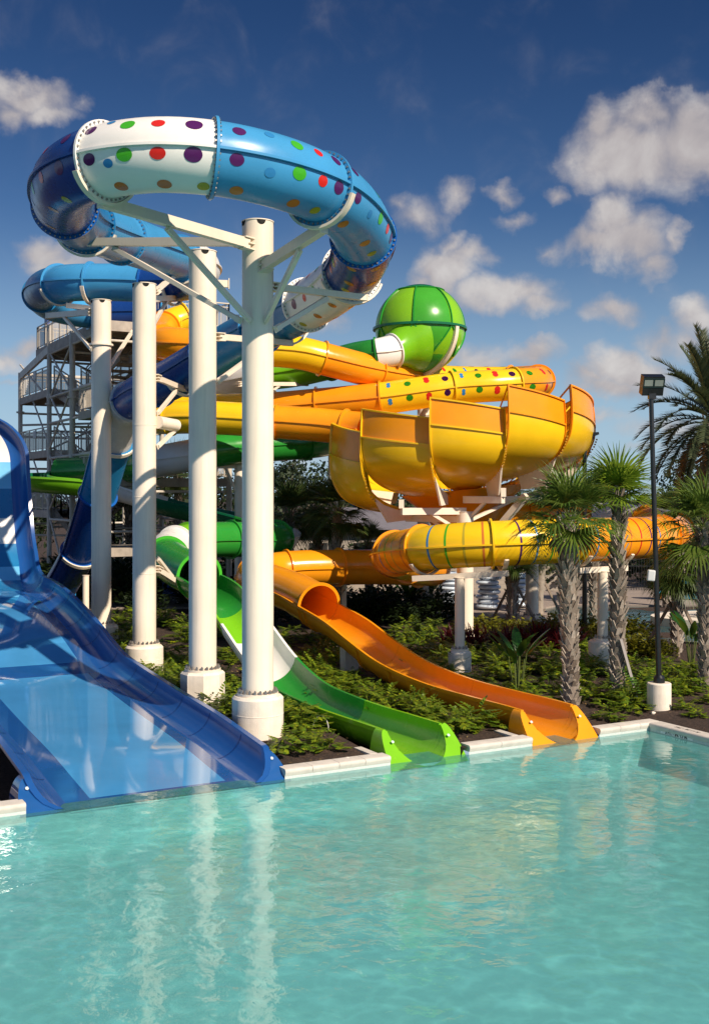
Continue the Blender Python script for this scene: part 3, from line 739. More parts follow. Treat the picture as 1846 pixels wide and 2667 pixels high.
oroot = thing('orange_bowl_slide', 'orange and yellow tube slide with a big open petal bowl and striped lower tube', 'water slide', Vector((3.82, 39.5, 0)))
def odots(s0, s1, both=True):
    out = []; n = max(2, int((s1-s0)/.62)); seq = [(0, .125), (1, .10), (2, .12), (3, .075)]
    for i in range(n):
        c, r = seq[i % 4]; s = s0+(i+.5)*(s1-s0)/n
        for th in (38+(12 if i % 2 else 0), -16-(10 if i % 2 else 0), 95, 142, 196):
            out.append((s, R_(180-th), r, c)); out.append((s, R_(th), r, c))
    return out
for a, b, m, lab, dd in [(.1, 1.3, YELLOW, None, 0), (1.3, 3.2, ORANGE, None, 0), (3.2, 4.6, ORANGE, None, 0), (4.6, 6.2, ORANGE, None, 0), (6.2, 7.75, YELLOW, 'plain yellow tube section high right of the front post', 0), (7.75, 9.25, ORANGE, None, 0), (9.25, 10.6, ORANGE, None, 0), (10.6, 13, YELLOW, None, 1), (13, 15, ORANGE, None, 0), (15, 16.45, ORANGE, 'orange dotted tube section at the far right bend', 1),
                      (16.45, 18.15, YELLOW, 'yellow tube section with coloured dots above the bowl', 1), (18.15, 20.25, YELLOW, 'yellow dotted tube section left of its twin above the bowl', 1), (20.25, 22.1, ORANGE, None, 0), (22.1, 23, ORANGE, None, 0), (23, 24.6, YELLOW, None, 0), (24.6, 26.4, YELLOW, None, 0), (26.4, 28.4, YELLOW, None, 0), (28.4, 31.05, YELLOW, 'yellow tube section behind the cream posts leading to the bowl', 0), (31.05, 33, ORANGE, None, 0), (33, 34.4, ORANGE, None, 0)]:
    s0, s1 = ok(a), ok(b)
    tube_section(oroot, orange, s0, s1, m, lab, odots(s0, s1) if dd else None); joint(oroot, orange, s0, m)
# ---- bowl: a dish of overlapping petals about a tilted axis
BC = Vector((3.82, 39.5, 0)); BR = 4.4; TILT = .105
prof_b = [(4.46, 7.92), (4.50, 7.55), (4.52, 7.12), (4.50, 6.75), (4.40, 6.42), (4.16, 6.08), (3.78, 5.80), (3.25, 5.58), (2.5, 5.40), (1.6, 5.26), (.75, 5.16)]
def bpt(phi, r, z):
    x = math.sin(phi)*r; y = -math.cos(phi)*r
    return Vector((BC.x+x, BC.y+y, z+TILT*x))
NPET = 12; W_ = 2*PI/NPET
BND = [-50.6, -18.7, 11.3, 41, 77]+[77+33.2*i for i in range(1, 8)]+[309.4]
def bang(k, f): k_ = k % NPET; return R_(BND[k_]+(BND[k_+1]-BND[k_])*f)
def pet_off(f): return .13-.24*f
def pet_dz(f, k=0): return .32-.60*f
def petal(k):
    extra = 0
    kk_ = k % NPET
    raise_ = {3: -.05, 4: -.55, 5: -.35, 6: .1, 7: .1, 11: -.72, 10: -.8, 0: -.24, 1: -.05, 2: .08}.get(kk_, 0)
    def p(f, i, dr=0):
        r, z = prof_b[i]; phi = bang(k, f)
        wgt = max(0, min(1, (z-5.1)/2.2))
        return bpt(phi, r+(pet_off(f) if kk_ != 4 else -.12)*min(1, wgt*1.5+.1)+dr, z+pet_dz(f)*wgt+raise_*(1 if raise_ > -.2 or kk_ == 4 else min(1, .35+.13*i)))
    mb = MB(); n = 10; I = range(len(prof_b))
    fs = [i/n for i in range(n+1)]
    smooth_prof = []
    rows_o = [[p(f, i, .02) for i in I] for f in fs]; rows_i = [[p(f, i, -.025) for i in I] for f in fs]
    def dens(rows):
        out = []
        for r in rows:
            q = []
            for i in range(len(r)-1):
                a = r[max(0, i-1)]; b = r[i]; c = r[i+1]; d = r[min(len(r)-1, i+2)]
                for t in (0, .33, .66): q.append(.5*((2*b)+(c-a)*t+(2*a-5*b+4*c-d)*t*t+(3*b-a-3*c+d)*t**3))
            q.append(r[-1]); out.append(q)
        return out
    mb.grid(dens(rows_o), mfun=lambda i, j: 0 if j < 6 else 1); mb.grid(dens(rows_i)[::-1], mfun=lambda i, j: 0 if j < 6 else 1)
    o = obj('bowl_petal', mb, [ORANGE, YELLOW], oroot)
    mb = MB()           # flanges: both side edges, the rim, the band seam
    for f in ((0.0, 1.0) if kk_ != 4 else (1.0,)):
        q = dens([[p(f, i, 0) for i in I], [p(f, i, .075) for i in I]]); e = (.035 if f == 0 else -.035)/BR
        q2 = dens([[p(f+e/W_, i, 0) for i in I], [p(f+e/W_, i, .075) for i in I]])
        mb.grid([q[0], q[1], q2[1], q2[0]], 0, True, mfun=lambda i, j: 0)
    ring = lambda i, dz, dr: [p(f, i, dr)+Vector((0, 0, dz)) for f in fs]
    for i in (0, 2):
        mb.grid([ring(i, -.025, -.03), ring(i, -.025, .075), ring(i, .025, .075), ring(i, .025, -.03)], 0)
    if k % NPET in (0, 1, 2, 3, 11):
        for i in np.linspace(3.2, 9, 22):
            j = int(i); g_ = i-j
            q = p(1.0, j, .15).lerp(p(1.0, min(j+1, len(prof_b)-1), .15), g_); mb.box(q, .05, .05, .05, mi=1)
    obj('petal_flange', mb, [ORANGE if k % NPET in (2, 3, 4) else YELLOW, gel('bolt_cap_yellow', (.5, .25, .01))], o)
    # white fin bracket below the right edge of the petal
    mb = MB(); phi = bang(k, 1)+.02
    prof_f = [p(1.0, i, .02) for i in range(5, 9)]
    low = prof_f[-1]; outp = bpt(phi, 3.6, 4.95+raise_*.7); inn = bpt(phi, 2.6, 4.95+raise_*.7)
    tan_ = Vector((math.cos(phi), math.sin(phi), 0))
    pts = prof_f+[inn, outp]
    A_ = [q+tan_*.03 for q in pts]; B_ = [q-tan_*.03 for q in pts]; nn = len(pts)
    mb.add(A_+B_, [tuple(range(nn)), tuple(range(2*nn-1, nn-1, -1))]+[(i, i+nn, (i+1) % nn+nn, (i+1) % nn) for i in range(nn)])
    obj('petal_bracket', mb, CREAM2, o, smooth=None)
for k in range(NPET): petal(k)
mb = MB(); rows = [[bpt(a, r, z) for a in np.linspace(0, 2*PI, 33)[:-1]] for r, z in ((1.0, 5.18), (.75, 5.0), (.66, 4.5), (.62, 3.95))]; mb.grid(rows, 0, True)
rows = [[bpt(a, r, z) for a in np.linspace(0, 2*PI, 33)[:-1]] for r, z in ((2.2, 5.2), (1.5, 4.6), (1.1, 4.0))]; mb.grid(rows, 0, True)
obj('bowl_drain', mb, ORANGE, oroot)
# ---- lower striped tube and outlet
oz = [(0, .56), (1.2, .58), (2.4, .57), (4.15, .58), (5.56, .68), (6.7, .84), (8.15, 1.2), (9.3, 1.52), (11, 1.82), (12.4, 2.05)]
OT = 10.66
lp = [(1208,1335,39.5),(1300,1338,40.2),(1400,1342,40.8),(1520,1350,40.8),(1625,1358,40.3),(1712,1370,38.8),(1752,1384,36.9),(1738,1396,34.8),(1675,1401,32.9),(1600,1404,32),(1480,1408,31),(1380,1412,30.5),(1284,1416,30.3),(1190,1421,30.5),(1110,1428,31.0),(1055,1436,32),(1020,1445,33.4),(1027,1455,34.9),(1065,1465,36),(1105,1474,37),(1128,1479,38.2),(1090,1480,39.2),(1000,1477,39.6),(930,1477,39.5),(850,1478,39),(775,1480,38.6),(710,1487,38.2),(668,1498,37.3),(664,1508,36.4),(688,1515,35.7)]
low = Path([at(*p) for p in lp]+[uv(OT, d, z) for d, z in reversed(oz)]); LK = low.key
def lk(i): return LK[int(i)]+(LK[min(int(i)+1, len(LK)-1)]-LK[int(i)])*(i-int(i))
def ld(d): return low.near(uv(OT, d, np.interp(d, [a for a, b in oz], [b for a, b in oz])))
seqc = [0, 1, 4, 5, 2, 3]
def stripes(s0, s1, k0=0, step=.42):
    return [(s0+step*(i+.5), seqc[(i+k0) % 6]) for i in range(int((s1-s0)/step))]
for a, b, m, st, lab in [(.1, 1.6, ORANGE, 0, None), (1.6, 3.2, ORANGE, 0, None), (3.2, 4.6, WHITE2, 0, 'pale tube section behind the palms'), (4.6, 6.2, ORANGE, 0, None), (6.2, 7.4, ORANGE, 1, None), (7.4, 9.9, ORANGE, 1, 'orange tube section with thin coloured rings behind the palms'),
                      (9.9, 12.05, YELLOW, 1, 'yellow tube section with thin coloured rings near the palms'), (12.05, 14.15, YELLOW, 1, 'yellow tube section with thin coloured rings below the bowl'), (14.15, 15.6, ORANGE, 1, 'orange ringed tube section at the left bend'), (15.6, 18, ORANGE, 0, None), (18, 21, ORANGE, 0, None), (21, 23.6, ORANGE, 0, None), (23.6, 25.4, ORANGE, 0, None), (25.4, 27, ORANGE, 0, None), (27, 29, ORANGE, 0, None)]:
    tube_section(oroot, low, lk(a), lk(b), m, lab, stripes=stripes(lk(a), lk(b), 2) if st else None); joint(oroot, low, lk(a), m)
tube_section(oroot, low, lk(29), ld(11.0), ORANGE, 'orange tube mouth opening onto the chute'); joint(oroot, low, lk(29), ORANGE); joint(oroot, low, ld(11.0), ORANGE)
for d0, d1 in ((12.1, 10.95), (10.95, 7.6), (7.6, 4.2), (4.2, .64)): chute(oroot, low, ld(d0), ld(d1), ORANGE)
for d in (10.6, 7.6, 5.9, 4.2, 2.2): rim_band(oroot, low, ld(d), ORANGE)
outlet(oroot, low, ld, OT, .56, ORANGE)

# ================================================================ big cream posts
def footing(mb_c, x, y, r, ztop, octo=False):
    zb = bed_height(x, y)-.25
    n = 8 if octo else 32
    mb_c.lathe((x, y, 0), [(r, zb), (r, ztop-.05), (r-.045, ztop), (0, ztop)], n, rot=R_(10) if octo else 0)
BOLTM = []
def bolt_mesh():
    if not BOLTM:
        mb = MB(); mb.cyl((0, 0, 0), (0, 0, .06), .032, n=6); mb.cyl((0, 0, .06), (0, 0, .085), .018, n=6)
        o = obj('anchor_bolt', mb, BOLT, smooth=None); BOLTM.append(o.data); bpy.data.objects.remove(o)
    return BOLTM[0]
def post(x, y, r, ztop, zfoot, rf, label, octo=False, nb=20, joints=(), notch=True, group='cream posts with bolted footings'):
    zg = bed_height(x, y)
    root = thing('support_post', label, 'post', (x, y, zg), group)
    mb = MB(); mb.lathe((x, y, 0), [(r, zfoot+.06), (r, ztop)], 40)
    mb.lathe((x, y, 0), [(r, ztop), (r+.012, ztop), (r+.012, ztop+.02), (0, ztop+.02)], 40)
    for zj in joints: mb.lathe((x, y, 0), [(r, zj-.012), (r+.006, zj-.008), (r+.006, zj+.008), (r, zj+.012)], 40)
    obj('shaft', mb, CREAM, root)
    if notch:
        for a in (-62, 18, 100, 190, 270):
            mb = MB(); rows = []
            th0 = -PI/2+R_(a)
            for k in range(9):
                b = PI*k/8; dth = .10/r*math.cos(b)*.9; zz = ztop-.10*math.sin(b)
                rows.append([Vector((x+math.cos(th0+dth)*(r+.003), y+math.sin(th0+dth)*(r+.003), z)) for z in (ztop-.002, zz)])
            mb.grid(rows); obj('drain_notch', mb, DARKV, root)
    mb = MB(); footing(mb, x, y, rf, zfoot, octo)
    if rf > .45 and not octo: mb.lathe((x, y, 0), [(rf, zfoot-.37), (rf+.004, zfoot-.365), (rf+.004, zfoot-.35), (rf, zfoot-.345)], 32)
    f = obj('footing', mb, CONC, root, smooth=30)
    mb = MB(); rp = r+.10
    mb.lathe((x, y, 0), [(rp, zfoot), (rp, zfoot+.06), (r, zfoot+.06)], 40); obj('base_plate', mb, CREAM, f)
    for i in range(nb):
        a = 2*PI*(i+.3)/nb; q = Vector((x+math.cos(a)*(r+.055), y+math.sin(a)*(r+.055), zfoot+.055))-Vector((x, y, zg))
        b = bpy.data.objects.new('anchor_bolt', bolt_mesh()); COL.objects.link(b); b.parent = f; b.location = q
    return root
def arm(root, p, q, w=.15, h=.19, name='support_arm', gusset=None):
    mb = MB(); p = Vector(p); q = Vector(q); mb.beam(p, q, w, h)
    d = (q-p).normalized()
    mb.beam(q-d*.02, q+d*.012, w+.02, h+.02)
    mb.beam(p-d*.10, p+d*.06, w+.08, .02); 
    up = Vector((0, 0, 1)); sdv = d.cross(up).normalized(); nrm = sdv.cross(d)
    for e in (1, -1): mb.box(p+nrm*e*(h/2+.014)+d*.02, .30, w+.07, .022, d, sdv)
    return obj(name, mb, CREAM2, root, smooth=None)
def brace(root, p, q, w=.09, h=.09):
    mb = MB(); p = Vector(p); q = Vector(q); mb.beam(p, q, w, h); d = (q-p).normalized()
    for e in (p+d*.06, q-d*.06): mb.beam(e-d*.10, e+d*.10, .02, .14)
    return obj('brace', mb, CREAM2, root, smooth=None)
def saddle(root, path, s, a0=200, a1=340):
    mb = MB(); saddle_mb(mb, path, s, a0=a0, a1=a1); return obj('saddle', mb, CREAM2, root)
P1 = post(-1.92, 22.5, .3125, 10.42, 1.03, .51, 'front cream post, tallest in the photo, beside the white chute panel', nb=22)
P2 = post(-3.43, 25.6, .31, 10.5, 1.03, .50, 'cream post on an octagonal footing, second from the front', octo=True)
P3 = post(-5.60, 30.2, .31, 10.62, 1.0, .50, 'cream post with three thin joint lines under the upper blue tube', joints=(6.87, 4.95, 2.92))
P4 = post(-8.0, 35.8, .31, 11.15, .9, .53, 'rearmost cream post of the row, in front of the stair tower', joints=())
mb = MB(); z_ = CAMZ-(898-HY)/F*35.8
mb.lathe((-8, 35.8, 0), [(.31, z_-.03), (.375, z_-.03), (.375, z_+.03), (.31, z_+.03)], 40); obj('collar', mb, CREAM, P4)
def on_post(px, py, Y): return at(px, py, Y)
# arms of the front post carrying the loop
c1 = Vector((-1.92, 22.5, 0))
def radial(c, ang, z, r=.36):          # ang: degrees to the right of the direction to the viewer
    d = (-Vector((c.x, c.y, 0))).normalized(); a = R_(ang)
    d = Vector((d.x*math.cos(a)-d.y*math.sin(a), d.x*math.sin(a)+d.y*math.cos(a), 0))
    return Vector((c.x, c.y, z))+d*r
a1 = at(262, 524, 19.25)
arm(P1, radial(c1, -33, 9.93), a1); saddle(P1, blue, kk(21), 215, 335)
brace(P1, radial(c1, -26, 8.42), a1.lerp(radial(c1, -33, 9.93), .42)+Vector((0, 0, -.14)))
a2 = at(182, 630, 25.3)
arm(P1, radial(c1, -100, 10.05), a2, .14, .17); saddle(P1, blue, kk(16.75), 200, 340)
brace(P1, radial(c1, -70, 8.45), a2.lerp(radial(c1, -100, 10.05), .28)+Vector((0, 0, -.12)))
a3 = at(842, 592, 20.35)
arm(P1, radial(c1, 22, 9.50), a3, .15, .19); saddle(P1, blue, kk(25), 195, 345)
brace(P1, radial(c1, 25, 8.42), a3.lerp(radial(c1, 22, 9.5), .38)+Vector((0, 0, -.13)))
a4 = at(952, 775, 24.3)
arm(P1, radial(c1, 95, 9.15), a4, .12, .13); saddle(P1, blue, kk(28.2), 200, 340)
brace(P1, radial(c1, 80, 8.3), a4.lerp(radial(c1, 95, 9.15), .45)+Vector((0, 0, -.1)))
# second post
c2 = Vector((-3.43, 25.6, 0))
a5 = at(757, 893, 28.9); arm(P2, radial(c2, 100, 8.6), a5, .12, .14); saddle(P2, blue, kk(30.4) if False else blue.near(at(757, 850, 28.9)), 205, 335)
brace(P2, radial(c2, 95, 7.6), a5.lerp(radial(c2, 100, 8.6), .35)+Vector((0, 0, -.1)))
mb = MB(); mb.beam(radial(c2, 92, 9.8, .3), radial(c2, 92, 9.8, .58), .09, .16); mb.beam(radial(c2, 92, 9.8, .58), radial(c2, 92, 9.8, .6), .14, .24); obj('stub_bracket', mb, CREAM2, P2, smooth=None)
# third post
c3 = Vector((-5.6, 30.2, 0))
a6 = at(487, 1016, 33.2); arm(P3, radial(c3, 115, 8.15), a6, .12, .14); saddle(P3, blue, kk(31.8), 205, 335)
brace(P3, radial(c3, 105, 7.2), a6.lerp(radial(c3, 115, 8.15), .35)+Vector((0, 0, -.1)))
a7 = at(452, 775, 36.4); arm(P3, radial(c3, 150, 10.3), a7, .14, .16); saddle(P3, blue, kk(9.6), 205, 335)
brace(P3, radial(c3, 140, 9.6), a7.lerp(radial(c3, 150, 10.3), .25))
a8 = at(470, 703, 32.2); arm(P3, radial(c3, 120, 10.5), a8, .1, .12); saddle(P3, blue, kk(14), 205, 335)
a8b = at(470, 1130, 33.5)
mb = MB(); q0 = radial(c3, 80, 6.95); q1 = at(458, 1108, 31); mb.cyl(q0, q1, .17, n=20); obj('pipe_arm', mb, CREAM, P3)
brace(P3, radial(c3, 80, 6.3), q1+Vector((0, 0, -.1)))
arm(P3, radial(c3, 100, 3.0), at(520, 1555, 33.6), .12, .14)
brace(P3, radial(c3, 95, 3.3) , at(490, 1556, 33.2))
# fourth post
c4 = Vector((-8.0, 35.8, 0))
a9 = at(125, 822, 38.4); arm(P4, radial(c4, -110, 10.8), a9, .16, .18); saddle(P4, blue, kk(6.2), 200, 340)
brace(P4, radial(c4, -60, 9.6), a9.lerp(radial(c4, -110, 10.8), .35))
saddle(P4, blue, kk(7.35), 200, 340); arm(P4, radial(c4, -150, 10.95), at(178, 795, 37.5), .14, .16)
arm(P4, radial(c4, 150, 8.0), at(330, 1090, 37.2), .12, .14); saddle(P4, blue, kk(34.9), 205, 335)
brace(P4, radial(c4, 120, 9.2), at(345, 862, 37.5))
# slender post under the dropping blue tube
s_ = kk(37); pp = blue.pt(s_, 0, 0)
x_, y_ = blue.pt(s_, 0, -.85).to_2d()
SP = post(x_, y_, .115, 2.15, .45, .23, 'slender cream post with a saddle under the dropping dark blue tube', nb=10, notch=False)
saddle(SP, blue, s_, 200, 340)
# posts under the striped tube and the bowl
def tube_post(px, Y, r, path, s, zf, rf, label, armlen=1.5, nb=10):
    x = (px-CX)/F*Y; pz = path.at(s)[0][2]-RT-.18
    R0 = post(x, Y, r, pz-.08, zf, rf, label, nb=nb, notch=False)
    p, S, Up, T = path.at(s); c = Vector((x, Y, pz)); tgt = Vector(p)-Vector((0, 0, RT+.16))
    mb = MB(); mb.beam(c-Vector(T)*armlen*.6-Vector((0, 0, .02)), c+Vector(T)*armlen*.6-Vector((0, 0, .02)), .13, .15); obj('tee_beam', mb, CREAM2, R0, smooth=None)
    for e in (-.5, .5): saddle(R0, path, s+e*armlen, 215, 325)
    return R0
tube_post(1197, 30.3, .135, low, lk(12.9), .84, .31, 'cream post under the ringed yellow tube, conduit up its footing', 2.2)
tube_post(1569, 31.3, .145, low, lk(9.4), 1.0, .39, 'cream post between two palms under the ringed orange tube', 1.6)
B1 = post((1211-CX)/F*37, 37, .27, 4.45, .46, .5, 'cream post standing under the front of the orange bowl', nb=14, notch=False)
mb = MB()
for q, e in ((at(1045, 1332, 36.2), 0), (at(1310, 1302, 36.0), 0), (at(1060, 1350, 38.5), 0), (at(1420, 1300, 40), 0)):
    mb.beam(Vector(((1211-CX)/F*37, 37, q.z)), q, .2, .22); mb.beam(q+Vector((0, 0, .1)), q+Vector((0, 0, .38)), .16, .16)
    mb.beam(Vector(((1211-CX)/F*37, 37, q.z-.75)), Vector(((1211-CX)/F*37, 37, q.z)).lerp(q, .6), .1, .1)
obj('cantilever_frame', mb, CREAM2, B1, smooth=None)
B2 = post((1385-CX)/F*42, 42, .24, 5.0, .5, .5, 'cream post behind the bowl, mostly hidden by a palm', nb=12, notch=False)
mb = MB(); mb.beam(at(1260, 1420, 38.5), at(1370, 1290, 37.6), .28, .2); obj('raking_strut', mb, CREAM2, B1, smooth=None)
BB = post((1102-CX)/F*45.5, 45.5, .24, 8.75, .6, .5, 'cream post rising behind the bowl to the dotted yellow tube', nb=12, notch=False)
arm(BB, Vector((2.9, 45.3, 8.55)), at(1180, 1045, 43), .14, .16); arm(BB, Vector((2.6, 45.4, 8.1)), at(1330, 1063, 44), .14, .18)
BL = post((867-CX)/F*47, 47, .2, 9.0, .6, .5, 'thin cream post rising left of the bowl behind the palms', nb=12, notch=False)
BM = post((893-CX)/F*40.5, 40.5, .13, 1.85, .5, .35, 'short cream post under the lower orange tube behind a palm', nb=8, notch=False)
BG = post((624-CX)/F*44, 44, .2, 8.9, .6, .5, 'cream post standing close behind the tallest front post', nb=12, notch=False)
for (px, py, Y, zo) in ((800, 1000, 46, 8.9), (760, 1182, 44.4, 6.0), (560, 1215, 43.4, 6.0)):
    arm(BG, Vector((-4.46, 44, CAMZ-(py-HY)/F*44)), at(px, py, Y), .14, .15)
    brace(BG, Vector((-4.46, 44, CAMZ-(py-HY)/F*44-1.3)), at(px, py, Y).lerp(Vector((-4.46, 44, CAMZ-(py-HY)/F*44)), .4))
# short pedestals under the two chutes
def pedestal(path, s, label, w=.42):
    p, S, Up, T = path.at(s); zt = p[2]-RT-.03; x, y = p[0], p[1]; zg = bed_height(x, y)
    mb = MB(); mb.box((x, y, (zt+zg-.2)/2), w, .3, zt-zg+.2, Vector(S), Vector(S).cross(Vector((0, 0, 1)))*-1)
    o = obj('chute_pedestal', mb, CONC, smooth=None, loc=(x, y, zg)); tag(o, label, 'pedestal', 'pedestals under the chutes')
for d, lab in ((9.2, 'tall concrete pedestal holding the orange chute below its tube mouth'), (5.6, 'concrete pedestal under the middle of the orange chute'), (2.3, 'low concrete pedestal under the orange chute near the pool')): pedestal(low, ld(d), lab)
for d, lab in ((8.0, 'concrete pedestal under the white panel of the green chute'), (5.3, 'concrete pedestal under the dark green chute panel'), (3.2, 'low concrete pedestal under the lime chute panel')): pedestal(green, gd(d), lab)
# ================================================================ stair tower
TC = Vector((-12.1, 48.6, 0)); TW = 5.4
def tw(a, b, z): p = TC+U*a+V*b; return Vector((p.x, p.y, z))
troot = thing('stair_tower', 'cream steel stair tower with railed decks behind the posts', 'tower', tw(0, 0, .1))
ZT, ZM, ZL = 11.95, 9.9, 7.1
for b in (-4.4, 0, 4.0, 9.9):
    for a in (0, TW):
        if a == TW and b == 9.9: pass
        mb = MB(); ztop = ZT+(.9 if b == 4.0 else .1) if b < 9 else 11.2
        mb.cyl(tw(a, b, 0), tw(a, b, ztop), .125 if b < 4 else .11, n=14)
        for z in (9.2, 4.9): mb.cyl(tw(a, b, z-.04), tw(a, b, z+.04), .2, n=14)
        obj('column', mb, TOWER, troot)
def deck(a0, a1, b0, b1, z, th=.34):
    mb = MB()
    mb.box(tw((a0+a1)/2, (b0+b1)/2, z-.03), a1-a0, b1-b0, .06, U, V)
    for a in (a0, a1): mb.box(tw(a, (b0+b1)/2, z-th/2), .12, b1-b0+.1, th, U, V)
    for b in (b0, b1): mb.box(tw((a0+a1)/2, b, z-th/2-.01), a1-a0+.1, .12, th-.02, U, V)
    for b in np.arange(b0+1.4, b1-.3, 1.4): mb.box(tw((a0+a1)/2, b, z-.16), a1-a0, .08, .2, U, V)
    return obj('deck', mb, DECKM, troot, smooth=None)
def rail(p, q, name='railing', h=1.07, sp=.13, post_sp=1.3):
    mb = MB(); p = Vector(p); q = Vector(q); L = (q-p).length; up = Vector((0, 0, 1))
    for zz, w in ((h, .05), (h-.16, .03), (.1, .035)): mb.beam(p+up*zz, q+up*zz, w, w)
    for i in range(int(L/sp)+1):
        c = p.lerp(q, i*sp/L); mb.box(c+up*(h/2), .018, .018, h-.2)
    for i in range(int(L/post_sp)+1):
        c = p.lerp(q, min(1, i*post_sp/L)); mb.box(c+up*(h/2), .055, .055, h)
    mb.box(q+up*(h/2), .055, .055, h)
    return obj(name, mb, TOWER, troot, smooth=None)
deck(0, TW, -4.4, 6.3, ZT, .42)
deck(0, TW*.55, 4.0, 9.9, ZM); deck(0, TW*.55, 4.0, 9.9, ZL); deck(0, TW*.55, 4.0, 9.9, 4.3)
for z in (8.5, 5.7, 2.9): deck(0, TW, -4.4, -1.2, z)
for z in (11.0,): deck(TW*.4, TW, -4.4, -1.2, z)
rail(tw(0, -4.4, ZT), tw(0, 6.3, ZT)); rail(tw(0, 6.3, ZT), tw(TW, 6.3, ZT)); rail(tw(TW, -4.4, ZT), tw(TW, 6.3, ZT)); rail(tw(1.8, -4.4, ZT), tw(TW, -4.4, ZT))
for z in (ZM, ZL, 4.3):
    rail(tw(0, 4.0, z), tw(0, 9.9, z)); rail(tw(0, 9.9, z), tw(TW*.55, 9.9, z))
for z in (8.5, 5.7): rail(tw(0, -4.4, z), tw(0, -1.2, z)); rail(tw(0, -4.4, z), tw(TW, -4.4, z)); rail(tw(TW, -4.4, z), tw(TW, -1.2, z))
def flight(a, b0, z0, b1, z1, w=1.25):
    mb = MB(); n = max(4, round(abs(z1-z0)/.17))
    for i in range(n):
        f = (i+.5)/n; mb.box(tw(a, b0+(b1-b0)*f, z0+(z1-z0)*f), w, abs(b1-b0)/n+.03, .05, U, V)
    for e in (-w/2, w/2): mb.beam(tw(a+e, b0, z0-.1), tw(a+e, b1, z1-.1), .06, .3)
    o = obj('stair_flight', mb, DECKM, troot, smooth=None)
    for e in (-w/2, w/2): rail(tw(a+e, b0, z0), tw(a+e, b1, z1), 'stair_railing', sp=.16)
for zl, zr0, zr1 in ((ZM, 8.5, 11.0), (ZL, 5.7, 8.5), (4.3, 2.9, 5.7)):
    flight(.85, 4.0, zl, -1.2, zr0); flight(2.35, 4.0, zl, -1.2, zr1)
flight(.85, 4.0, 1.4 if False else 4.3, -1.2, 2.9)
mb = MB()
def rod(p, q, r=.05): mb.cyl(p, q, r, n=8, caps=False)
for z0, z1 in ((.3, 4.1), (4.3, 6.9), (7.1, 9.7), (9.4, 11.6)):
    for a in (0, TW):
        for b0, b1 in ((-4.4, 0), (0, 4.0), (4.0, 9.9)):
            if b0 == 4.0 and a == 0 and z0 > 9: rod(tw(a, b0, z0), tw(a, b1, z1)); continue
            if b0 == 0 and a == 0: rod(tw(a, b0, z0), tw(a, b1, z1), .05); rod(tw(a, b1, z0), tw(a, b0, z1), .05)
            if b0 == 4.0 and a == 0 and z0 > 4: rod(tw(a, b0, z0+.2), tw(a, b0+3.2, z1-.1), .04)
    for b in (4.0,):
        rod(tw(0, b, z0), tw(TW, b, z1), .045); rod(tw(TW, b, z0), tw(0, b, z1), .045)
for z in (11.5, 9.5, 8.3, 6.7, 5.5, 3.9):
    for a in (0, TW): rod(tw(a, -4.4, z), tw(a, 4.0, z), .06)
    for b in (-4.4, 0, 4, 9.9): rod(tw(0, b, z-.35), tw(TW, b, z-.35), .055)
for z in (8.55, 3.0): rod(tw(0, 9.9, z), tw(TW, 4, z), .055)
rod(tw(0, 9.9, 11.1), tw(TW, 9.9, 11.1), .06)
mb.beam(tw(0, 9.9, 11.0), tw(0, 4.0, 11.72), .14, .34)
obj('tower_bracing', mb, TOWER, troot)
mb = MB(); mb.box(tw(.12, 4.9, ZT+1.0), .12, .55, 1.9, U, V); mb.box(tw(.12, 4.9, ZT+2.0), .09, .18, .14, U, V)
obj('gate_panel', mb, pbr('blue_gate_panel', (.015, .05, .22), .4), troot, smooth=None)
for z in (ZM, ZL):
    mb = MB(); mb.box(tw(-.06, 6.6, z+.82), .02, .55, .35, U, V); obj('notice_plate', mb, pbr('grey_plate', (.42, .42, .42), .5), troot, smooth=None)

# ================================================================ lamps and fixtures
def pole_thing(label, px, Y, r0, r1, ztop, px_top=None, foot=True, name='light_pole'):
    x = (px-CX)/F*Y; zg = bed_height(x, Y); root = thing(name, label, 'lamp post', (x, Y, zg))
    xt = ((px_top or px)-CX)/F*Y; zf = .78 if foot else zg
    mb = MB(); mb.cyl((x, Y, zf), (xt, Y, ztop), r0, r1, n=20); mb.cyl((x, Y, zf+.0), (x, Y, zf+.11), r0*2.1, r0*2.0, n=24); mb.cyl((x, Y, zf+.11), (x, Y, zf+.17), r0*2.0, r0*1.3, n=24); obj('pole', mb, BLACK, root)
    if foot:
        mb = MB(); mb.lathe((x, Y, 0), [(.268, zg-.2), (.268, zf-.02), (.25, zf), (0, zf)], 36); obj('footing', mb, CONC, root)
    return root, Vector((xt, Y, ztop))
Lr, top = pole_thing('tall black floodlight pole on a round white footing at the pool corner', 1716, 25.5, .062, .052, 7.25, 1695)
mb = MB(); hx = top+Vector((.02, 0, .24)); fx = Vector((.995, -.0, 0)).normalized(); 
fn = Vector((.06, -.93, -.36)).normalized(); fside = Vector((1, .06, 0)).normalized(); fup = fside.cross(fn)*1
if fup.z < 0: fup = -fup
mb.box(hx, .48, .24, .44, fside, -fn)
mb.box(hx-Vector((0, 0, .26)), .16, .14, .12)
h = obj('lamp_head', mb, BLACK, Lr, smooth=None)
mb = MB()
for e in (-.118, .118): mb.box(hx+fside*e+fn*.1225+fup*.075, .19, .01, .14, fside, fn)
obj('lens', mb, pbr('lamp_glass', (.22, .25, .23), .12, coat=.5), h, smooth=None)
mb = MB()
for e in (-.235, 0, .235): mb.box(hx+fside*e+fn*.124+fup*.075, .018, .02, .19, fside, fn)
for e in (-.02, .17): mb.box(hx+fn*.124+fup*e, .48, .02, .018, fside, fn)
obj('lens_frame', mb, pbr('dark_teal_frame', (.012, .03, .03), .4), h, smooth=None)
sp = at(1695, 1499, 25.4)
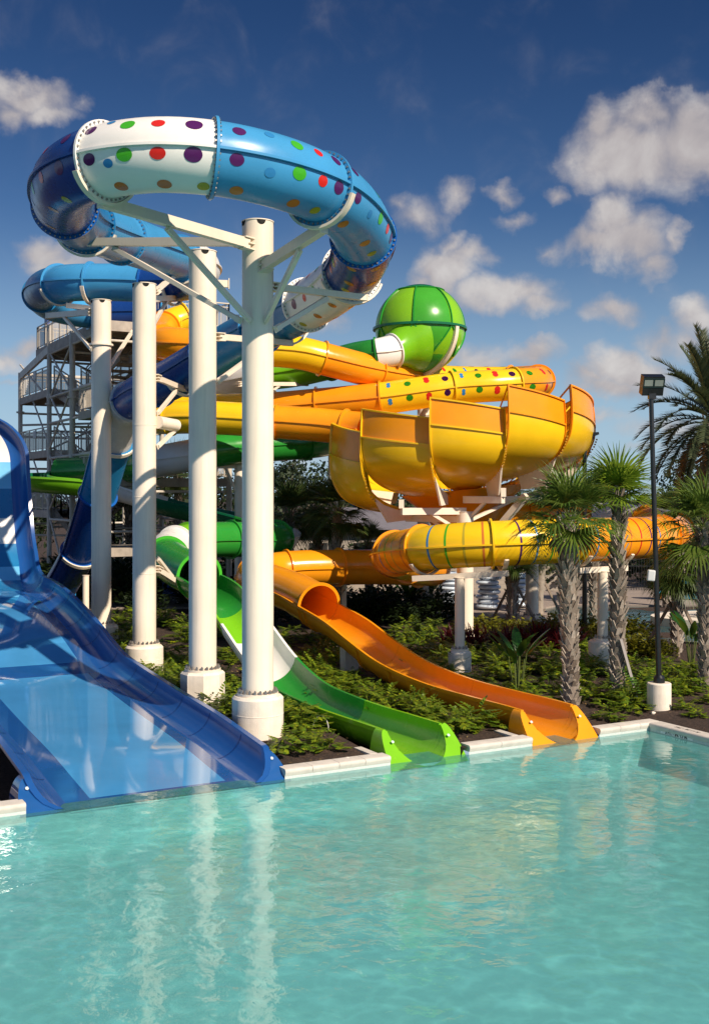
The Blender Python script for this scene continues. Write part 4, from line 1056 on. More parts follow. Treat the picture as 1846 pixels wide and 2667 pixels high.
t = thing('pole_speaker', 'small white outdoor speaker strapped to the floodlight pole', 'speaker', sp)
mb = MB(); ax = Vector((1, -.1, -.1)).normalized(); az = Vector((.12, 0, 1)).normalized(); mb.box(sp, .17, .16, .25, ax, az.cross(ax)); o = obj('cabinet', mb, pbr('white_plastic', (.6, .6, .6), .5), t, smooth=None)
bv = o.modifiers.new('bevel', 'BEVEL'); bv.width = .03; bv.segments = 3
mb = MB(); mb.box(sp+Vector((.11, .06, 0)), .08, .05, .05); obj('bracket', mb, BLACK, t, smooth=None)
Lr2, top2 = pole_thing('black street lamp with a blade shaped head behind the bowl', 1522, 38, .085, .07, 6.75, foot=False)
mb = MB(); q = top2+Vector((0, 0, -.05)); mb.beam(q, q+Vector((.28, 0, .28)), .10, .12)
pts = [q+Vector((.02, 0, .12)), q+Vector((.2, 0, .24)), q+Vector((.46, 0, .34)), q+Vector((.44, 0, .42)), q+Vector((.2, 0, .4))]
mb.add([p+Vector((0, -.16, 0)) for p in pts]+[p+Vector((0, .16, 0)) for p in pts], [(0, 1, 2, 3, 4), (9, 8, 7, 6, 5)]+[(i, i+5, (i+1) % 5+5, (i+1) % 5) for i in range(5)])
obj('lamp_head', mb, BLACK, Lr2, smooth=None)
Lr3, top3 = pole_thing('black pole on a pale footing by the paved deck, behind the street lamp', 1539, 49, .11, .09, 3.6, foot=True)
mb = MB(); x = (1549-CX)/F*47; mb.cyl((x, 47, .2), (x, 47, 1.85), .09, n=12); o = obj('blue_pole', mb, pbr('blue_paint', (.01, .12, .42), .4), loc=(x, 47, .2)); tag(o, 'plain bright blue pole by the lazy river', 'pole')

# ================================================================ far deck, river, walls
def paver_mat():
    m, nt, out = new_mat('brick_pavers'); p = N(nt, 'ShaderNodeBsdfPrincipled'); br = N(nt, 'ShaderNodeTexBrick')
    br.inputs['Scale'].default_value = 1; br.inputs['Brick Width'].default_value = .4; br.inputs['Row Height'].default_value = .2; br.inputs['Mortar Size'].default_value = .012
    br.inputs['Color1'].default_value = (.34, .27, .22, 1); br.inputs['Color2'].default_value = (.27, .22, .19, 1); br.inputs['Mortar'].default_value = (.2, .17, .15, 1)
    nt.links.new(objcoord(nt), br.inputs['Vector']); nt.links.new(br.outputs['Color'], p.inputs['Base Color']); p.inputs['Roughness'].default_value = .85; nt.links.new(p.outputs[0], out.inputs[0]); return m
PAVER = paver_mat()
mb = MB()
mb.prism([(-25, 47.5), (8.0, 47.5), (8.6, 48.4), (22, 48.4), (22, 62), (-25, 62)], .05, .30)
mb.prism([(2.5, 43.6), (7.6, 43.6), (7.9, 47.5), (2.5, 47.5)], .05, .30)
tag(obj('paved_deck', mb, PAVER, smooth=None), kind='structure')
RIVER = water_mat('river_water', (.5, .85, .85), (.12, .30, .33), .8, .05, .3)
mb = MB(); z = .23; mb.grid([[(7.2, 37.4, z), (22, 35.0, z)], [(7.9, 48.41, z), (22, 48.41, z)]]); tag(obj('river_water', mb, RIVER, smooth=None), kind='structure')
mb = MB(); mb.grid([[(7.2, 37.4, .20), (22, 35.0, .20)], [(7.9, 48.41, .20), (22, 48.41, .20)]]); tag(obj('river_floor', mb, pbr('river_bed', (.22, .40, .40), .8), smooth=None), kind='structure')
mb = MB(); pts = [(15.2+4.2*math.cos(a), 42+2.2*math.sin(a)) for a in np.linspace(0, 2*PI, 30)[:-1]]
mb.prism(pts, .1, .52); o = obj('planter_island', mb, CONC, smooth=None, loc=(15, 42, .2)); tag(o, 'curved pale planter wall standing in the lazy river', 'planter')
mb = MB(); mb.prism([(8.3+.25*c, 47.9+.2*d) for c, d in ((0, 0), (1, 0), (1, 1), (0, 1))], .28, .72); o = obj('deck_bollard', mb, pbr('white_sign', (.6, .6, .6), .5), smooth=None, loc=at(1702, 1580, 47.9)); 
for v in o.data.vertices: v.co.x += at(1702, 1580, 47.9).x-8.3
o.location = (0, 0, 0); 
tag(o, 'small white marker post on the far river edge', 'marker post')
def cmu_mat():
    m, nt, out = new_mat('block_wall'); p = N(nt, 'ShaderNodeBsdfPrincipled'); br = N(nt, 'ShaderNodeTexBrick'); br.inputs['Scale'].default_value = 1
    br.inputs['Brick Width'].default_value = .4; br.inputs['Row Height'].default_value = .2; br.inputs['Mortar Size'].default_value = .012
    br.inputs['Color1'].default_value = (.36, .31, .26, 1); br.inputs['Color2'].default_value = (.33, .29, .24, 1); br.inputs['Mortar'].default_value = (.27, .23, .20, 1)
    pos = objcoord(nt); mp = N(nt, 'ShaderNodeMapping'); mp.inputs['Rotation'].default_value = (R_(90), 0, 0); nt.links.new(pos, mp.inputs[0]); nt.links.new(mp.outputs[0], br.inputs['Vector'])
    nt.links.new(br.outputs['Color'], p.inputs['Base Color']); p.inputs['Roughness'].default_value = .9; nt.links.new(p.outputs[0], out.inputs[0]); return m
CMU = cmu_mat()
def wall(x0, x1, Y, z0, z1, label, th=.3):
    mb = MB(); mb.box(((x0+x1)/2, Y, (z0+z1)/2), x1-x0, th, z1-z0); mb.box(((x0+x1)/2, Y, z1+.05), x1-x0+.1, th+.1, .1)
    tag(obj('block_wall', mb, CMU, smooth=None, loc=((x0+x1)/2, Y, z0)), label, 'wall')
wall(-5.2, 11.0, 56, .25, 2.15, 'long beige block wall behind the ring stacks and palms')
wall(15.6, 26, 57, .25, 2.3, 'beige block wall at the right beyond the gate')
# gate
gx0, gx1, GY = 11.2, 15.4, 56
gt = thing('metal_gate', 'black arched metal gate with a small notice beyond the river', 'gate', ((gx0+gx1)/2, GY, .3))
mb = MB()
for x in np.arange(gx0, gx1+.01, .13): mb.box((x, GY, 1.25+.25*math.sin(PI*(x-gx0)/(gx1-gx0))), .022, .022, 1.9+.5*math.sin(PI*(x-gx0)/(gx1-gx0)))
for z in (.45, 1.5): mb.beam((gx0, GY, z), (gx1, GY, z), .04, .05)
for i in range(16):
    f = lambda k: Vector((gx0+(gx1-gx0)*k/16, GY, 2.2+.5*math.sin(PI*k/16))); mb.beam(f(i), f(i+1), .05, .06)
obj('gate_leaf', mb, BLACK, gt, smooth=None)
mb = MB()
for x in (gx0-.06, gx1+.06): mb.box((x, GY, 1.45), .12, .12, 2.5)
obj('gate_post', mb, BLACK, gt, smooth=None)
mb = MB(); mb.box((12.95, GY-.05, 1.95), .45, .02, .42); sg = obj('notice', mb, pbr('notice_white', (.6, .58, .55), .5), gt, smooth=None)
mb = MB()
for k in range(5): mb.box((12.95+(.03 if k % 2 else -.02), GY-.062, 2.08-k*.065), .3-.05*(k % 3), .004, .028)
obj('notice_print', mb, DRED, sg, smooth=None)
# play panels
def panel(px, Y, w, h, label, base, blob, shape):
    x = (px-CX)/F*Y; r = thing('play_panel', label, 'play panel', (x, Y, .3))
    mb = MB(); mb.box((x, Y, .3+h/2+.06), w, .5, h); obj('panel_box', mb, base, r, smooth=None)
    rnd = random.Random(int(px)); yf = Y-.256
    if shape == 'arch':
        mb = MB(); n = 20; ring = []
        mb.grid([[Vector((x+rr*math.cos(a)*w, yf, .36+rr*math.sin(a)*h*1.15)) for a in np.linspace(0, PI, n)] for rr in (.36, .48)]); obj('arch', mb, pbr('play_orange', (.6, .2, .03), .5), r, smooth=None)
        mb = MB(); mb.poly([Vector((x+.36*math.cos(a)*w, yf-.002, .36+.36*math.sin(a)*h*1.15)) for a in np.linspace(0, PI, n)]); obj('arch_opening', mb, pbr('play_grey', (.12, .11, .11), .6), r, smooth=None)
    mb = MB()
    for k in range(5):
        cx_ = x+rnd.uniform(-.35, .35)*w; cz = .45+h*rnd.uniform(.3, .9) if shape != 'arch' else .3+h*rnd.uniform(.78, .95)
        pts = [Vector((cx_+math.cos(a)*.22*w*(1+.3*math.sin(3*a+k)), yf-.004-.001*k, cz+math.sin(a)*.1*h*(1+.4*math.cos(2*a+k)))) for a in np.linspace(0, 2*PI, 16)[:-1]]
        mb.poly([Vector((max(x-w/2, min(x+w/2, p.x)), p.y, max(.4, min(.3+h, p.z)))) for p in pts])
    obj('wave_pattern', mb, blob, r, smooth=None)
    mb = MB()
    for e in (-.4, .4): mb.cyl((x+e*w, Y-.2, .3), (x+e*w, Y-.2, .37), .05, n=10)
    obj('wheel', mb, BLACK, r)
panel(1735, 51, .85, .92, 'blue and orange play panel with an arch left of a palm trunk', pbr('play_cyan', (.02, .28, .48), .5), pbr('play_pale', (.35, .55, .6), .5), 'arch')
panel(1800, 51, .85, .78, 'teal play panel with pale wave shapes right of a palm trunk', pbr('play_teal', (.01, .16, .26), .5), pbr('play_pale2', (.12, .42, .52), .5), 'wave')
# stacked clear rings
RINGM = pbr('clear_vinyl', (.58, .66, .76), .12, coat=.6, var=.15)
mb = MB(); n, m_ = 30, 12
mb.grid([[Vector(((.33+.15*math.cos(b))*math.cos(a), (.33+.15*math.cos(b))*math.sin(a), .15+.15*math.sin(b)*.62)) for b in np.linspace(0, 2*PI, m_+1)[:-1]] for a in np.linspace(0, 2*PI, n+1)], 0, True)
ring0 = obj('swim_ring', mb, RINGM); hd = MB()
for a in (0, PI): hd.box((.33*math.cos(a), .33*math.sin(a), .245), .12, .2, .03)
obj('handle', hd, pbr('grip_dark', (.03, .04, .07), .5), ring0)
tag(ring0, 'clear blue swim ring, bottom of the stack left of the palm trunk', 'swim ring', 'clear swim rings in stacks')
stacks = [(1172, 48.5, 7, 'the stack half hidden behind the cream post'), (1272, 46.5, 7, 'the tall stack left of the palm trunk'), (1350, 47.5, 7, 'the stack right behind the palm trunk')]
ords = ['bottom of', 'second from bottom in', 'third from bottom in', 'fourth from bottom in', 'fifth from bottom in', 'second from top in', 'top of']
first = True
for px, Y, cnt, lab in stacks:
    rr = random.Random(int(px))
    for k in range(cnt):
        loc = ((px-CX)/F*Y+rr.uniform(-.06, .06), Y+rr.uniform(-.05, .05), .30+k*.195)
        o = copy_tree(ring0, loc, rr.uniform(0, 6)) if not first else ring0
        if first: ring0.location = loc; first = False
        o['label'] = 'clear swim ring, '+ords[k]+' '+lab
# building with dark roof far left of the wall
bd = thing('pool_building', 'low cream building with a dark grey roof behind the lower orange tube', 'building', (-1.5, 66, .2))
mb = MB(); mb.box((2.0, 66, 1.7), 12, 6, 3.0); obj('wall', mb, CMU, bd, smooth=None)
mb = MB(); mb.add([(-4.6, 62.4, 3.1), (8.6, 62.4, 3.1), (8.6, 69.6, 3.1), (-4.6, 69.6, 3.1), (-1, 66, 4.3), (5, 66, 4.3)], [(0, 1, 5, 4), (1, 2, 5), (2, 3, 4, 5), (3, 0, 4), (3, 2, 1, 0)]); obj('roof', mb, pbr('roof_grey', (.16, .15, .17), .7), bd, smooth=None)
for x in (-2, .5, 3.2):
    mb = MB(); mb.box((x, 62.98, 1.3), 1.0, .06, 2.1); obj('door', mb, pbr('dark_door', (.03, .03, .03), .4), bd, smooth=None)
# sun loungers by the far deck, seen between the posts
def lounger(px, Y, rz, label):
    x = (px-CX)/F*Y; r = thing('sun_lounger', label, 'sun lounger', (x, Y, .3), 'loungers beyond the posts', rz)
    W = pbr('lounger_white', (.6, .6, .6), .5); B = pbr('lounger_blue', (.03, .16, .5), .6)
    o3 = Vector((x, Y, .3))
    mb = MB(); mb.box(o3+Vector((0, 0, .32)), .65, 1.3, .05)
    obj('seat', mb, B, r, smooth=None); mb = MB(); mb.box(o3+Vector((0, .92, .58)), .65, .05, .75, (1, 0, 0), (0, .5, -.85)); obj('backrest', mb, B, r, smooth=None)
    for i in (-.28, .28):
        for j in (-.6, .6):
            mb = MB(); mb.box(o3+Vector((i, j, .15)), .05, .05, .3); obj('leg', mb, W, r, smooth=None)
lounger(440, 50, .3, 'blue sun lounger on the far deck right of the third post')
lounger(455, 53, .2, 'blue sun lounger on the far deck farther back than its twin')
lounger(345, 53, .5, 'blue sun lounger on the far deck left of the third post')
# black picket fence far behind the posts
ff = thing('picket_fence', 'thin black picket fence behind the cream posts', 'fence', (-9, 54, .2)); mb = MB()
for x in np.arange(-17, -2.0, .14): mb.box((x, 54, .85), .02, .02, 1.3)
for z in (.4, 1.4): mb.beam((-17, 54, z), (-2, 54, z), .03, .04)
obj('fence_panel', mb, BLACK, ff, smooth=None)
mb = MB()
for x in np.arange(-17, -2, 2.5): mb.box((x, 54, .85), .07, .07, 1.5)
obj('fence_post', mb, BLACK, ff, smooth=None)
# ================================================================ plants
def leaf_mat(name, cols, rough=.45, trans=(.25, .35, .03), tw_=.3):
    m, nt, out = new_mat(name); p = N(nt, 'ShaderNodeBsdfPrincipled'); g_ = N(nt, 'ShaderNodeNewGeometry')
    n_ = len(cols); c = ramp(nt, g_.outputs['Random Per Island'], [(i/(n_-1), x) for i, x in enumerate(cols)])
    c = mixc(nt, ramp(nt, noise_f(nt, g_.outputs['Position'], 1.6, 3), [(.35, (0, 0, 0)), (.7, (.55,)*3)]), c, cols[0])
    nt.links.new(c, p.inputs['Base Color']); p.inputs['Roughness'].default_value = rough; p.inputs['Specular IOR Level'].default_value = .35
    t = N(nt, 'ShaderNodeBsdfTranslucent'); nt.links.new(mixc(nt, .5, c, trans), t.inputs['Color'])
    mx = N(nt, 'ShaderNodeMixShader'); mx.inputs[0].default_value = tw_; nt.links.new(p.outputs[0], mx.inputs[1]); nt.links.new(t.outputs[0], mx.inputs[2]); nt.links.new(mx.outputs[0], out.inputs[0]); return m
XAN = leaf_mat('philodendron_leaf', [(.06, .12, .010), (.11, .18, .012), (.19, .26, .014), (.34, .36, .016)])
YEL = leaf_mat('yellow_croton_leaf', [(.10, .12, .012), (.24, .22, .02), (.05, .08, .012)], trans=(.4, .35, .03))
REDL = leaf_mat('red_cordyline_leaf', [(.03, .006, .010), (.10, .010, .020), (.015, .008, .008)], trans=(.3, .03, .03))
FERN = leaf_mat('fern_leaf', [(.05, .12, .012), (.09, .18, .015)])
BOP = leaf_mat('paradise_leaf', [(.012, .06, .012), (.03, .10, .016)], .3)
PALML = leaf_mat('sabal_leaf', [(.05, .10, .016), (.085, .15, .02), (.13, .20, .025), (.18, .22, .05)], .4, (.22, .30, .05))
PALMY = leaf_mat('bright_sabal_leaf', [(.09, .17, .014), (.15, .25, .018), (.24, .32, .025)], .4, (.35, .45, .05))
PALMD = leaf_mat('dark_sabal_leaf', [(.03, .055, .013), (.055, .09, .018), (.09, .12, .03)], .45, (.16, .22, .04))
DATE = leaf_mat('date_palm_leaf', [(.05, .07, .035), (.08, .105, .05), (.12, .14, .07)], .4, (.10, .14, .05))
TREEL = leaf_mat('broadleaf_foliage', [(.010, .022, .006), (.02, .04, .010), (.035, .055, .014)], .6, (.05, .08, .02), .2)
TREEL2 = leaf_mat('pine_foliage', [(.012, .024, .010), (.022, .04, .014), (.04, .058, .018)], .6, (.05, .08, .03), .2)
DEAD = leaf_mat('dead_frond', [(.16, .11, .06), (.24, .17, .09)], .7, (.3, .2, .1))
def boot_mat():
    m, nt, out = new_mat('palm_boots'); p = N(nt, 'ShaderNodeBsdfPrincipled'); g_ = N(nt, 'ShaderNodeNewGeometry')
    c = ramp(nt, g_.outputs['Random Per Island'], [(0, (.16, .12, .09)), (.5, (.32, .27, .22)), (1, (.50, .43, .36))])
    mp = N(nt, 'ShaderNodeMapping'); mp.inputs['Scale'].default_value = (30, 30, 4); nt.links.new(g_.outputs['Position'], mp.inputs[0])
    f = noise_f(nt, mp.outputs[0], 2, 4); c = mixc(nt, ramp(nt, f, [(.4, (0, 0, 0)), (.7, (.6,)*3)]), c, (.09, .07, .055))
    nt.links.new(c, p.inputs['Base Color']); p.inputs['Roughness'].default_value = .85; nt.links.new(bump(nt, f, .4, .02), p.inputs['Normal']); nt.links.new(p.outputs[0], out.inputs[0]); return m
BOOT = boot_mat()
def leaf_fan(mb, base, dirv, up, L, nl, width, spread, droop, seg=2, mi=0, vfold=.25, rnd=random):
    """A fan of narrow leaflets radiating from base in the plane of dirv / side."""
    d = dirv.normalized(); s = d.cross(up).normalized(); u = s.cross(d).normalized()
    for i in range(nl):
        a = spread*(2*i/(nl-1)-1) if nl > 1 else 0
        l = L*(1-.28*abs(a/spread)**2)*rnd.uniform(.9, 1.06)
        dv = d*math.cos(a)+s*math.sin(a)+u*(vfold*abs(math.sin(a)))
        dv.normalize(); perp = dv.cross(u).normalized(); w = width*rnd.uniform(.8, 1.15)
        pts = [(base, .25)]; p = base.copy(); dd = dv.copy()
        for k in range(seg):
            p = p+dd*(l/seg); pts.append((p.copy(), [1, .75, .05][min(2, k+(3-seg) if k == seg-1 else k)] if k < seg-1 else .06))
            dd = (dd-Vector((0, 0, droop*rnd.uniform(.6, 1.4)*(k+1)))).normalized()
        vs = []; fs = []
        for q, ww in pts: vs += [q-perp*(w*ww/2), q+perp*(w*ww/2)]
        for k in range(len(pts)-1): fs.append((2*k, 2*k+1, 2*k+3, 2*k+2))
        mb.add(vs, fs, mi)
def xan_bush(seed, nleaf=34, R=.5, H=.55):
    rnd = random.Random(seed); mb = MB()
    for i in range(nleaf):
        az = rnd.uniform(0, 2*PI); el = rnd.uniform(.25, 1.35); l = R*rnd.uniform(.6, 1.1)
        d = Vector((math.cos(az)*math.cos(el), math.sin(az)*math.cos(el), math.sin(el)))
        tip = Vector((d.x*l, d.y*l, d.z*l*H/R))
        mb.add([Vector((0, 0, 0)), Vector((.012, 0, 0)), tip+Vector((.006, 0, 0)), tip], [(0, 1, 2, 3)])
        out = Vector((d.x, d.y, -.10+.5*d.z*rnd.uniform(-.3, 1))).normalized(); s = out.cross(Vector((0, 0, 1))).normalized()
        tl = rnd.uniform(-.35, .35); s = (s+Vector((0, 0, tl))).normalized(); L = rnd.uniform(.16, .25)
        for k in range(5):                                  # pairs of finger lobes along the midrib
            f = k/4; b = tip+out*(L*f); ll = L*(.72-.34*f)*(1 if k else .75)
            for sg in ((1, -1) if k < 4 else (0,)):
                dv = (out*(.5+.5*f)+s*sg*(1-.45*f)+Vector((0, 0, -.18))).normalized() if sg else out
                pr = Vector((0, 0, 1)).cross(dv).normalized()*(.036+.010*(k == 1))
                mb.add([b, b+dv*ll*.5+pr, b+dv*ll, b+dv*ll*.5-pr], [(0, 1, 2, 3)])
    return mb
def strap_bush(seed, nleaf, L, w, lean=.6):
    rnd = random.Random(seed); mb = MB()
    for i in range(nleaf):
        az = rnd.uniform(0, 2*PI); el = rnd.uniform(.5, 1.5); b = Vector((rnd.uniform(-.1, .1), rnd.uniform(-.1, .1), rnd.uniform(0, .25)))
        d = Vector((math.cos(az)*math.cos(el), math.sin(az)*math.cos(el), math.sin(el))); leaf_fan(mb, b, d, Vector((0, 0, 1)), L*rnd.uniform(.6, 1.1), 1, w, 1, .25, 3, 0, 0, rnd)
    return mb
def oval_bush(seed, nleaf, R, H, s0):
    rnd = random.Random(seed); mb = MB()
    for i in range(nleaf):
        az = rnd.uniform(0, 2*PI); rr = R*math.sqrt(rnd.random()); z = H*rnd.uniform(.25, 1)*(1-.45*(rr/R)**2)
        b = Vector((rr*math.cos(az), rr*math.sin(az), z)); d = Vector((math.cos(az)+rnd.uniform(-.6, .6), math.sin(az)+rnd.uniform(-.6, .6), rnd.uniform(-.3, 1.0))).normalized()
        s = d.cross(Vector((rnd.uniform(-.4, .4), rnd.uniform(-.4, .4), 1))).normalized()*s0*.32; L = s0*rnd.uniform(.7, 1.2)
        mb.add([b, b+d*L*.45+s, b+d*L, b+d*L*.45-s], [(0, 1, 2, 3)])
    for i in range(8):
        a = rnd.uniform(0, 6.28); mb.beam((0, 0, 0), (R*.5*math.cos(a), R*.5*math.sin(a), H*.7), .012, .012)
    return mb
# ---- obstacles: keep plants out of chutes, footings, lanes
def td(x, y): p = Vector((x, y, 0))-A0; return p.dot(U), p.dot(V)
FEET = [(-1.92, 22.5, .55), (-3.43, 25.6, .55), (-5.6, 30.2, .55), (-8, 35.8, .6)]
def free(x, y, m=.3):
    t, d = td(x, y)
    if d < .55 or (t > TK and d < .0 and t < TK+.5): return False
    if -.9 < t < 4.45+m and d < 24: return False
    if abs(t-GT) < .80+m*.9 and d < 5.5: return False
    if abs(t-OT) < .80+m*.9 and d < 7: return False
    for fx, fy, r in FEET:
        if (x-fx)**2+(y-fy)**2 < (r+m*.5)**2: return False
    return True
XB = [xan_bush(s, 40, .42, .42) for s in (1, 2, 3, 4)]
XM = []
def mesh_of(mb, mat, name):
    o = obj(name, mb, mat, smooth=None); return o
xprot = [mesh_of(b, XAN, 'philodendron') for b in XB]
for o in xprot: tag(o, 'lobed green philodendron clump in the bark bed', 'shrub', 'philodendron clumps in the bark beds')
rnd = random.Random(11); used = []; cnt = 0
def put(prot, x, y, label=None, sc=1.0, z=0):
    global cnt
    i = rnd.randrange(len(prot)); o = prot[i]
    loc = (x, y, bed_height(x, y)-.04+z)
    if not o.get('used'):
        o['used'] = 1; o.location = loc; o.rotation_euler = (0, 0, rnd.uniform(0, 6.28)); o.scale = (sc,)*3; r = o
    else: r = copy_tree(o, loc, rnd.uniform(0, 6.28), scale=sc)
    if label: r['label'] = label
    return r
# single clumps one can point to
def atg(px, py): # ground point seen at a pixel
    Y = (CAMZ-GZ-.05)*F/(py-HY); return (px-CX)/F*Y, Y
for px, py, sc, lab in [(745, 1955, 1.0, 'yellow green philodendron clump at the foot of the front post, on the pool side'), (850, 1948, .85, 'small philodendron clump between the front post and the lime chute'), (795, 1925, .7, 'philodendron clump just behind the pair by the front post'),
                                                (1815, 1865, .55, 'small lone philodendron right of the floodlight footing'),
                        (1640, 1850, .9, 'philodendron clump at the pool edge left of the floodlight footing'), (1590, 1868, .7, 'dark philodendron clump between the orange lip and the pool corner')]:
    x, y = atg(px, py); put(xprot, x, y, lab, sc); used.append((x, y))
mass = {}
def fill(n, tfun, sc=(.75, 1.15), m=.42, gap=.42, label=''):
    k = 0; tries = 0
    while k < n and tries < n*60:
        tries += 1; x, y = tfun()
        if not free(x, y, m) or any((x-a)**2+(y-b)**2 < gap*gap for a, b in used): continue
        used.append((x, y)); k += 1
        o = put(xprot, x, y, label, rnd.uniform(*sc)); o['group'] = label.replace('lobed philodendron', 'philodendrons')
def poly_td(t0, t1, d0, d1):
    def f():
        t = rnd.uniform(t0, t1); d = rnd.uniform(d0, d1); p = A0+U*t+V*d; return p.x, p.y
    return f
fill(64, poly_td(4.6, 6.9, 2.6, 15), (.8, 1.25), gap=.46, label='lobed philodendron in the bed between the blue run-out and green chute, behind the front post')           # between lane and green chute
fill(44, poly_td(8.2, 10.0, 1.0, 13), (.7, 1.1), m=.28, gap=.40, label='lobed philodendron in the strip between the green and orange chutes')          # between the chutes
fill(62, poly_td(11.4, 18.5, 1.55, 9), (.75, 1.15), gap=.48, label='lobed philodendron in the bed around the front palms')      # right of the orange chute
fill(40, poly_td(10.5, 18, 9, 17), (.8, 1.2), gap=.55, label='lobed philodendron in the bed behind the orange chute, before the red cordylines')
fill(30, poly_td(5, 10.4, 15, 24), (.9, 1.3), gap=.7, label='lobed philodendron in the shade under the lower orange tube')
fill(14, poly_td(14.3, 19, -4, .8), (.5, .85), gap=.7, label='lobed philodendron on the bare bark right of the pool corner')
# yellow croton row and red cordylines
yprot = [mesh_of(oval_bush(s, 260, .55, .85, .16), YEL, 'croton_shrub') for s in (5, 6)]
rprot = [mesh_of(strap_bush(s, 46, .75, .06), REDL, 'cordyline') for s in (7, 8)]
for o in yprot: tag(o, 'yellow leaved croton shrub in the row before the river and ring stacks', 'shrub', 'yellow croton row')
for o in rprot: tag(o, 'dark red cordyline in the row before the yellow crotons', 'shrub', 'dark red cordyline row')
for i in range(22):
    px = 1215+i*22+rnd.uniform(-6, 6); Y = rnd.uniform(37.3, 38.3); put(yprot, (px-CX)/F*Y, Y, None, rnd.uniform(.8, 1.05))
for i in range(9):
    px = 1610+i*14; Y = 33.5-i*.1; o = put(yprot, (px-CX)/F*Y, Y, 'yellow leaved croton in the short row right of the slim palm', rnd.uniform(.7, .9)); o['group'] = 'short croton row'
for i in range(24):
    px = 1165+i*14+rnd.uniform(-6, 6); Y = rnd.uniform(34.5, 36); put(rprot, (px-CX)/F*Y, Y, None, rnd.uniform(.9, 1.25))
# bird-of-paradise plant with broad leaves
def paradise(px, py, seed, label, H=1.35, n=11):
    x, y = atg(px, py); z = bed_height(x, y); r = thing('paradise_plant', label, 'plant', (x, y, z)); rn = random.Random(seed)
    mb = MB(); ms = MB(); o3 = Vector((x, y, z))
    for i in range(n):
        az = 2*PI*i/n+rn.uniform(-.3, .3); le = rn.uniform(.12, .42); h = H*rn.uniform(.45, .68)
        b = o3+Vector((math.cos(az)*le*.25, math.sin(az)*le*.25, 0)); e = o3+Vector((math.cos(az)*le*.6, math.sin(az)*le*.6, h)); ms.cyl(b, e, .016, .010, n=6)
        d = Vector((math.cos(az)*.55, math.sin(az)*.55, 1)).normalized(); s = d.cross(Vector((math.cos(az), math.sin(az), 0))).normalized()*(1 if i % 2 else -1)
        L = H*rn.uniform(.36, .52); W = .105*rn.uniform(.85, 1.2); rows = []
        for k in range(8):
            f = k/7; ww = W*math.sin(PI*min(1, f*.92+.06))**.7; bend = Vector((math.cos(az), math.sin(az), -.25))*(f*f*.22)
            c = e+d*L*f+bend; n_ = d.cross(s).normalized(); rows.append([c-s*ww+n_*ww*.35, c, c+s*ww+n_*ww*.35])
        mb.grid(rows)
    obj('leaf', mb, BOP, r); obj('stem', ms, pbr('plant_stem', (.10, .13, .03), .5), r)
paradise(1347, 1800, 3, 'broad leaved bird of paradise plant behind the orange chute', 1.5)
paradise(1800, 1730, 4, 'broad leaved dark plant behind the right palms', 1.4)
paradise(1120, 1600, 5, 'broad leaved plant in shade left of the bowl post', 1.5); paradise(1060, 1605, 6, 'shaded broad leaved plant beneath the ringed tube', 1.4)
# ferns beside the palms
fr = MB()
for i in range(16):
    az = rnd.uniform(0, 6.28); el = rnd.uniform(.5, 1.2); d = Vector((math.cos(az)*math.cos(el), math.sin(az)*math.cos(el), math.sin(el))); p = Vector((0, 0, .05)); dd = d.copy()
    for k in range(14):
        p = p+dd*.055; dd = (dd-Vector((0, 0, .055))).normalized(); s = dd.cross(Vector((0, 0, 1))).normalized(); ll = .11*math.sin(PI*(k+1.5)/16)
        for sg in (1, -1): fr.add([p, p+s*sg*ll+dd*.02, p+dd*.035], [(0, 1, 2)])
fprot = [mesh_of(fr, FERN, 'sword_fern')]; tag(fprot[0], 'bright green sword fern right of the thick palm trunk', 'fern', 'sword ferns')
for px, py, l in ((1520, 1765, 'bright green sword fern between the thick palm trunk and the cream footing'), (1675, 1830, 'green sword fern between the slim palm and floodlight footing')):
    x, y = atg(px, py); put(fprot, x, y, l, 1.2)

# ---- sabal palms
def trunk_mb(H, r0, r1, seed, boots=150, base=Vector((0, 0, 0))):
    rn = random.Random(seed); mb = MB()
    n = 18; rows = []
    lean = Vector((rn.uniform(-.04, .04), rn.uniform(-.03, .03), 0))
    for k in range(13):
        f = k/12; r = r0+(r1-r0)*f; r *= 1+.12*math.sin(f*7+seed)
        rows.append([base+lean*(f*H)+Vector((math.cos(a)*r, math.sin(a)*r, H*f-.15)) for a in np.linspace(0, 2*PI, n+1)[:-1]])
    mb.grid(rows, 0, True)
    for i in range(boots):
        f = (i+.5)/boots; z = H*f-.02; a = i*2.39996+rn.uniform(-.3, .3); r = (r0+(r1-r0)*f)*(1+.12*math.sin(f*7+seed))
        o = Vector((math.cos(a), math.sin(a), 0)); s = Vector((-o.y, o.x, 0)); tilt = rn.uniform(-.35, .35); L = rn.uniform(.17, .30)*(.6+.8*f); out = rn.uniform(.2, .5)
        dv = (Vector((0, 0, 1))+o*out+s*tilt).normalized(); b = base+lean*z+o*(r*.96)+Vector((0, 0, z)); w0 = rn.uniform(.055, .085); w1 = rn.uniform(.018, .035); t_ = .018
        A = [b-s*w0, b+s*w0, b+s*w0-o*.03, b-s*w0-o*.03]; e = b+dv*L; B = [e-s*w1+o*t_, e+s*w1+o*t_, e+s*w1-o*t_, e-s*w1-o*t_]
        mb.add(A+B, [(0, 1, 5, 4), (1, 2, 6, 5), (2, 3, 7, 6), (3, 0, 4, 7), (4, 5, 6, 7)])
    return mb
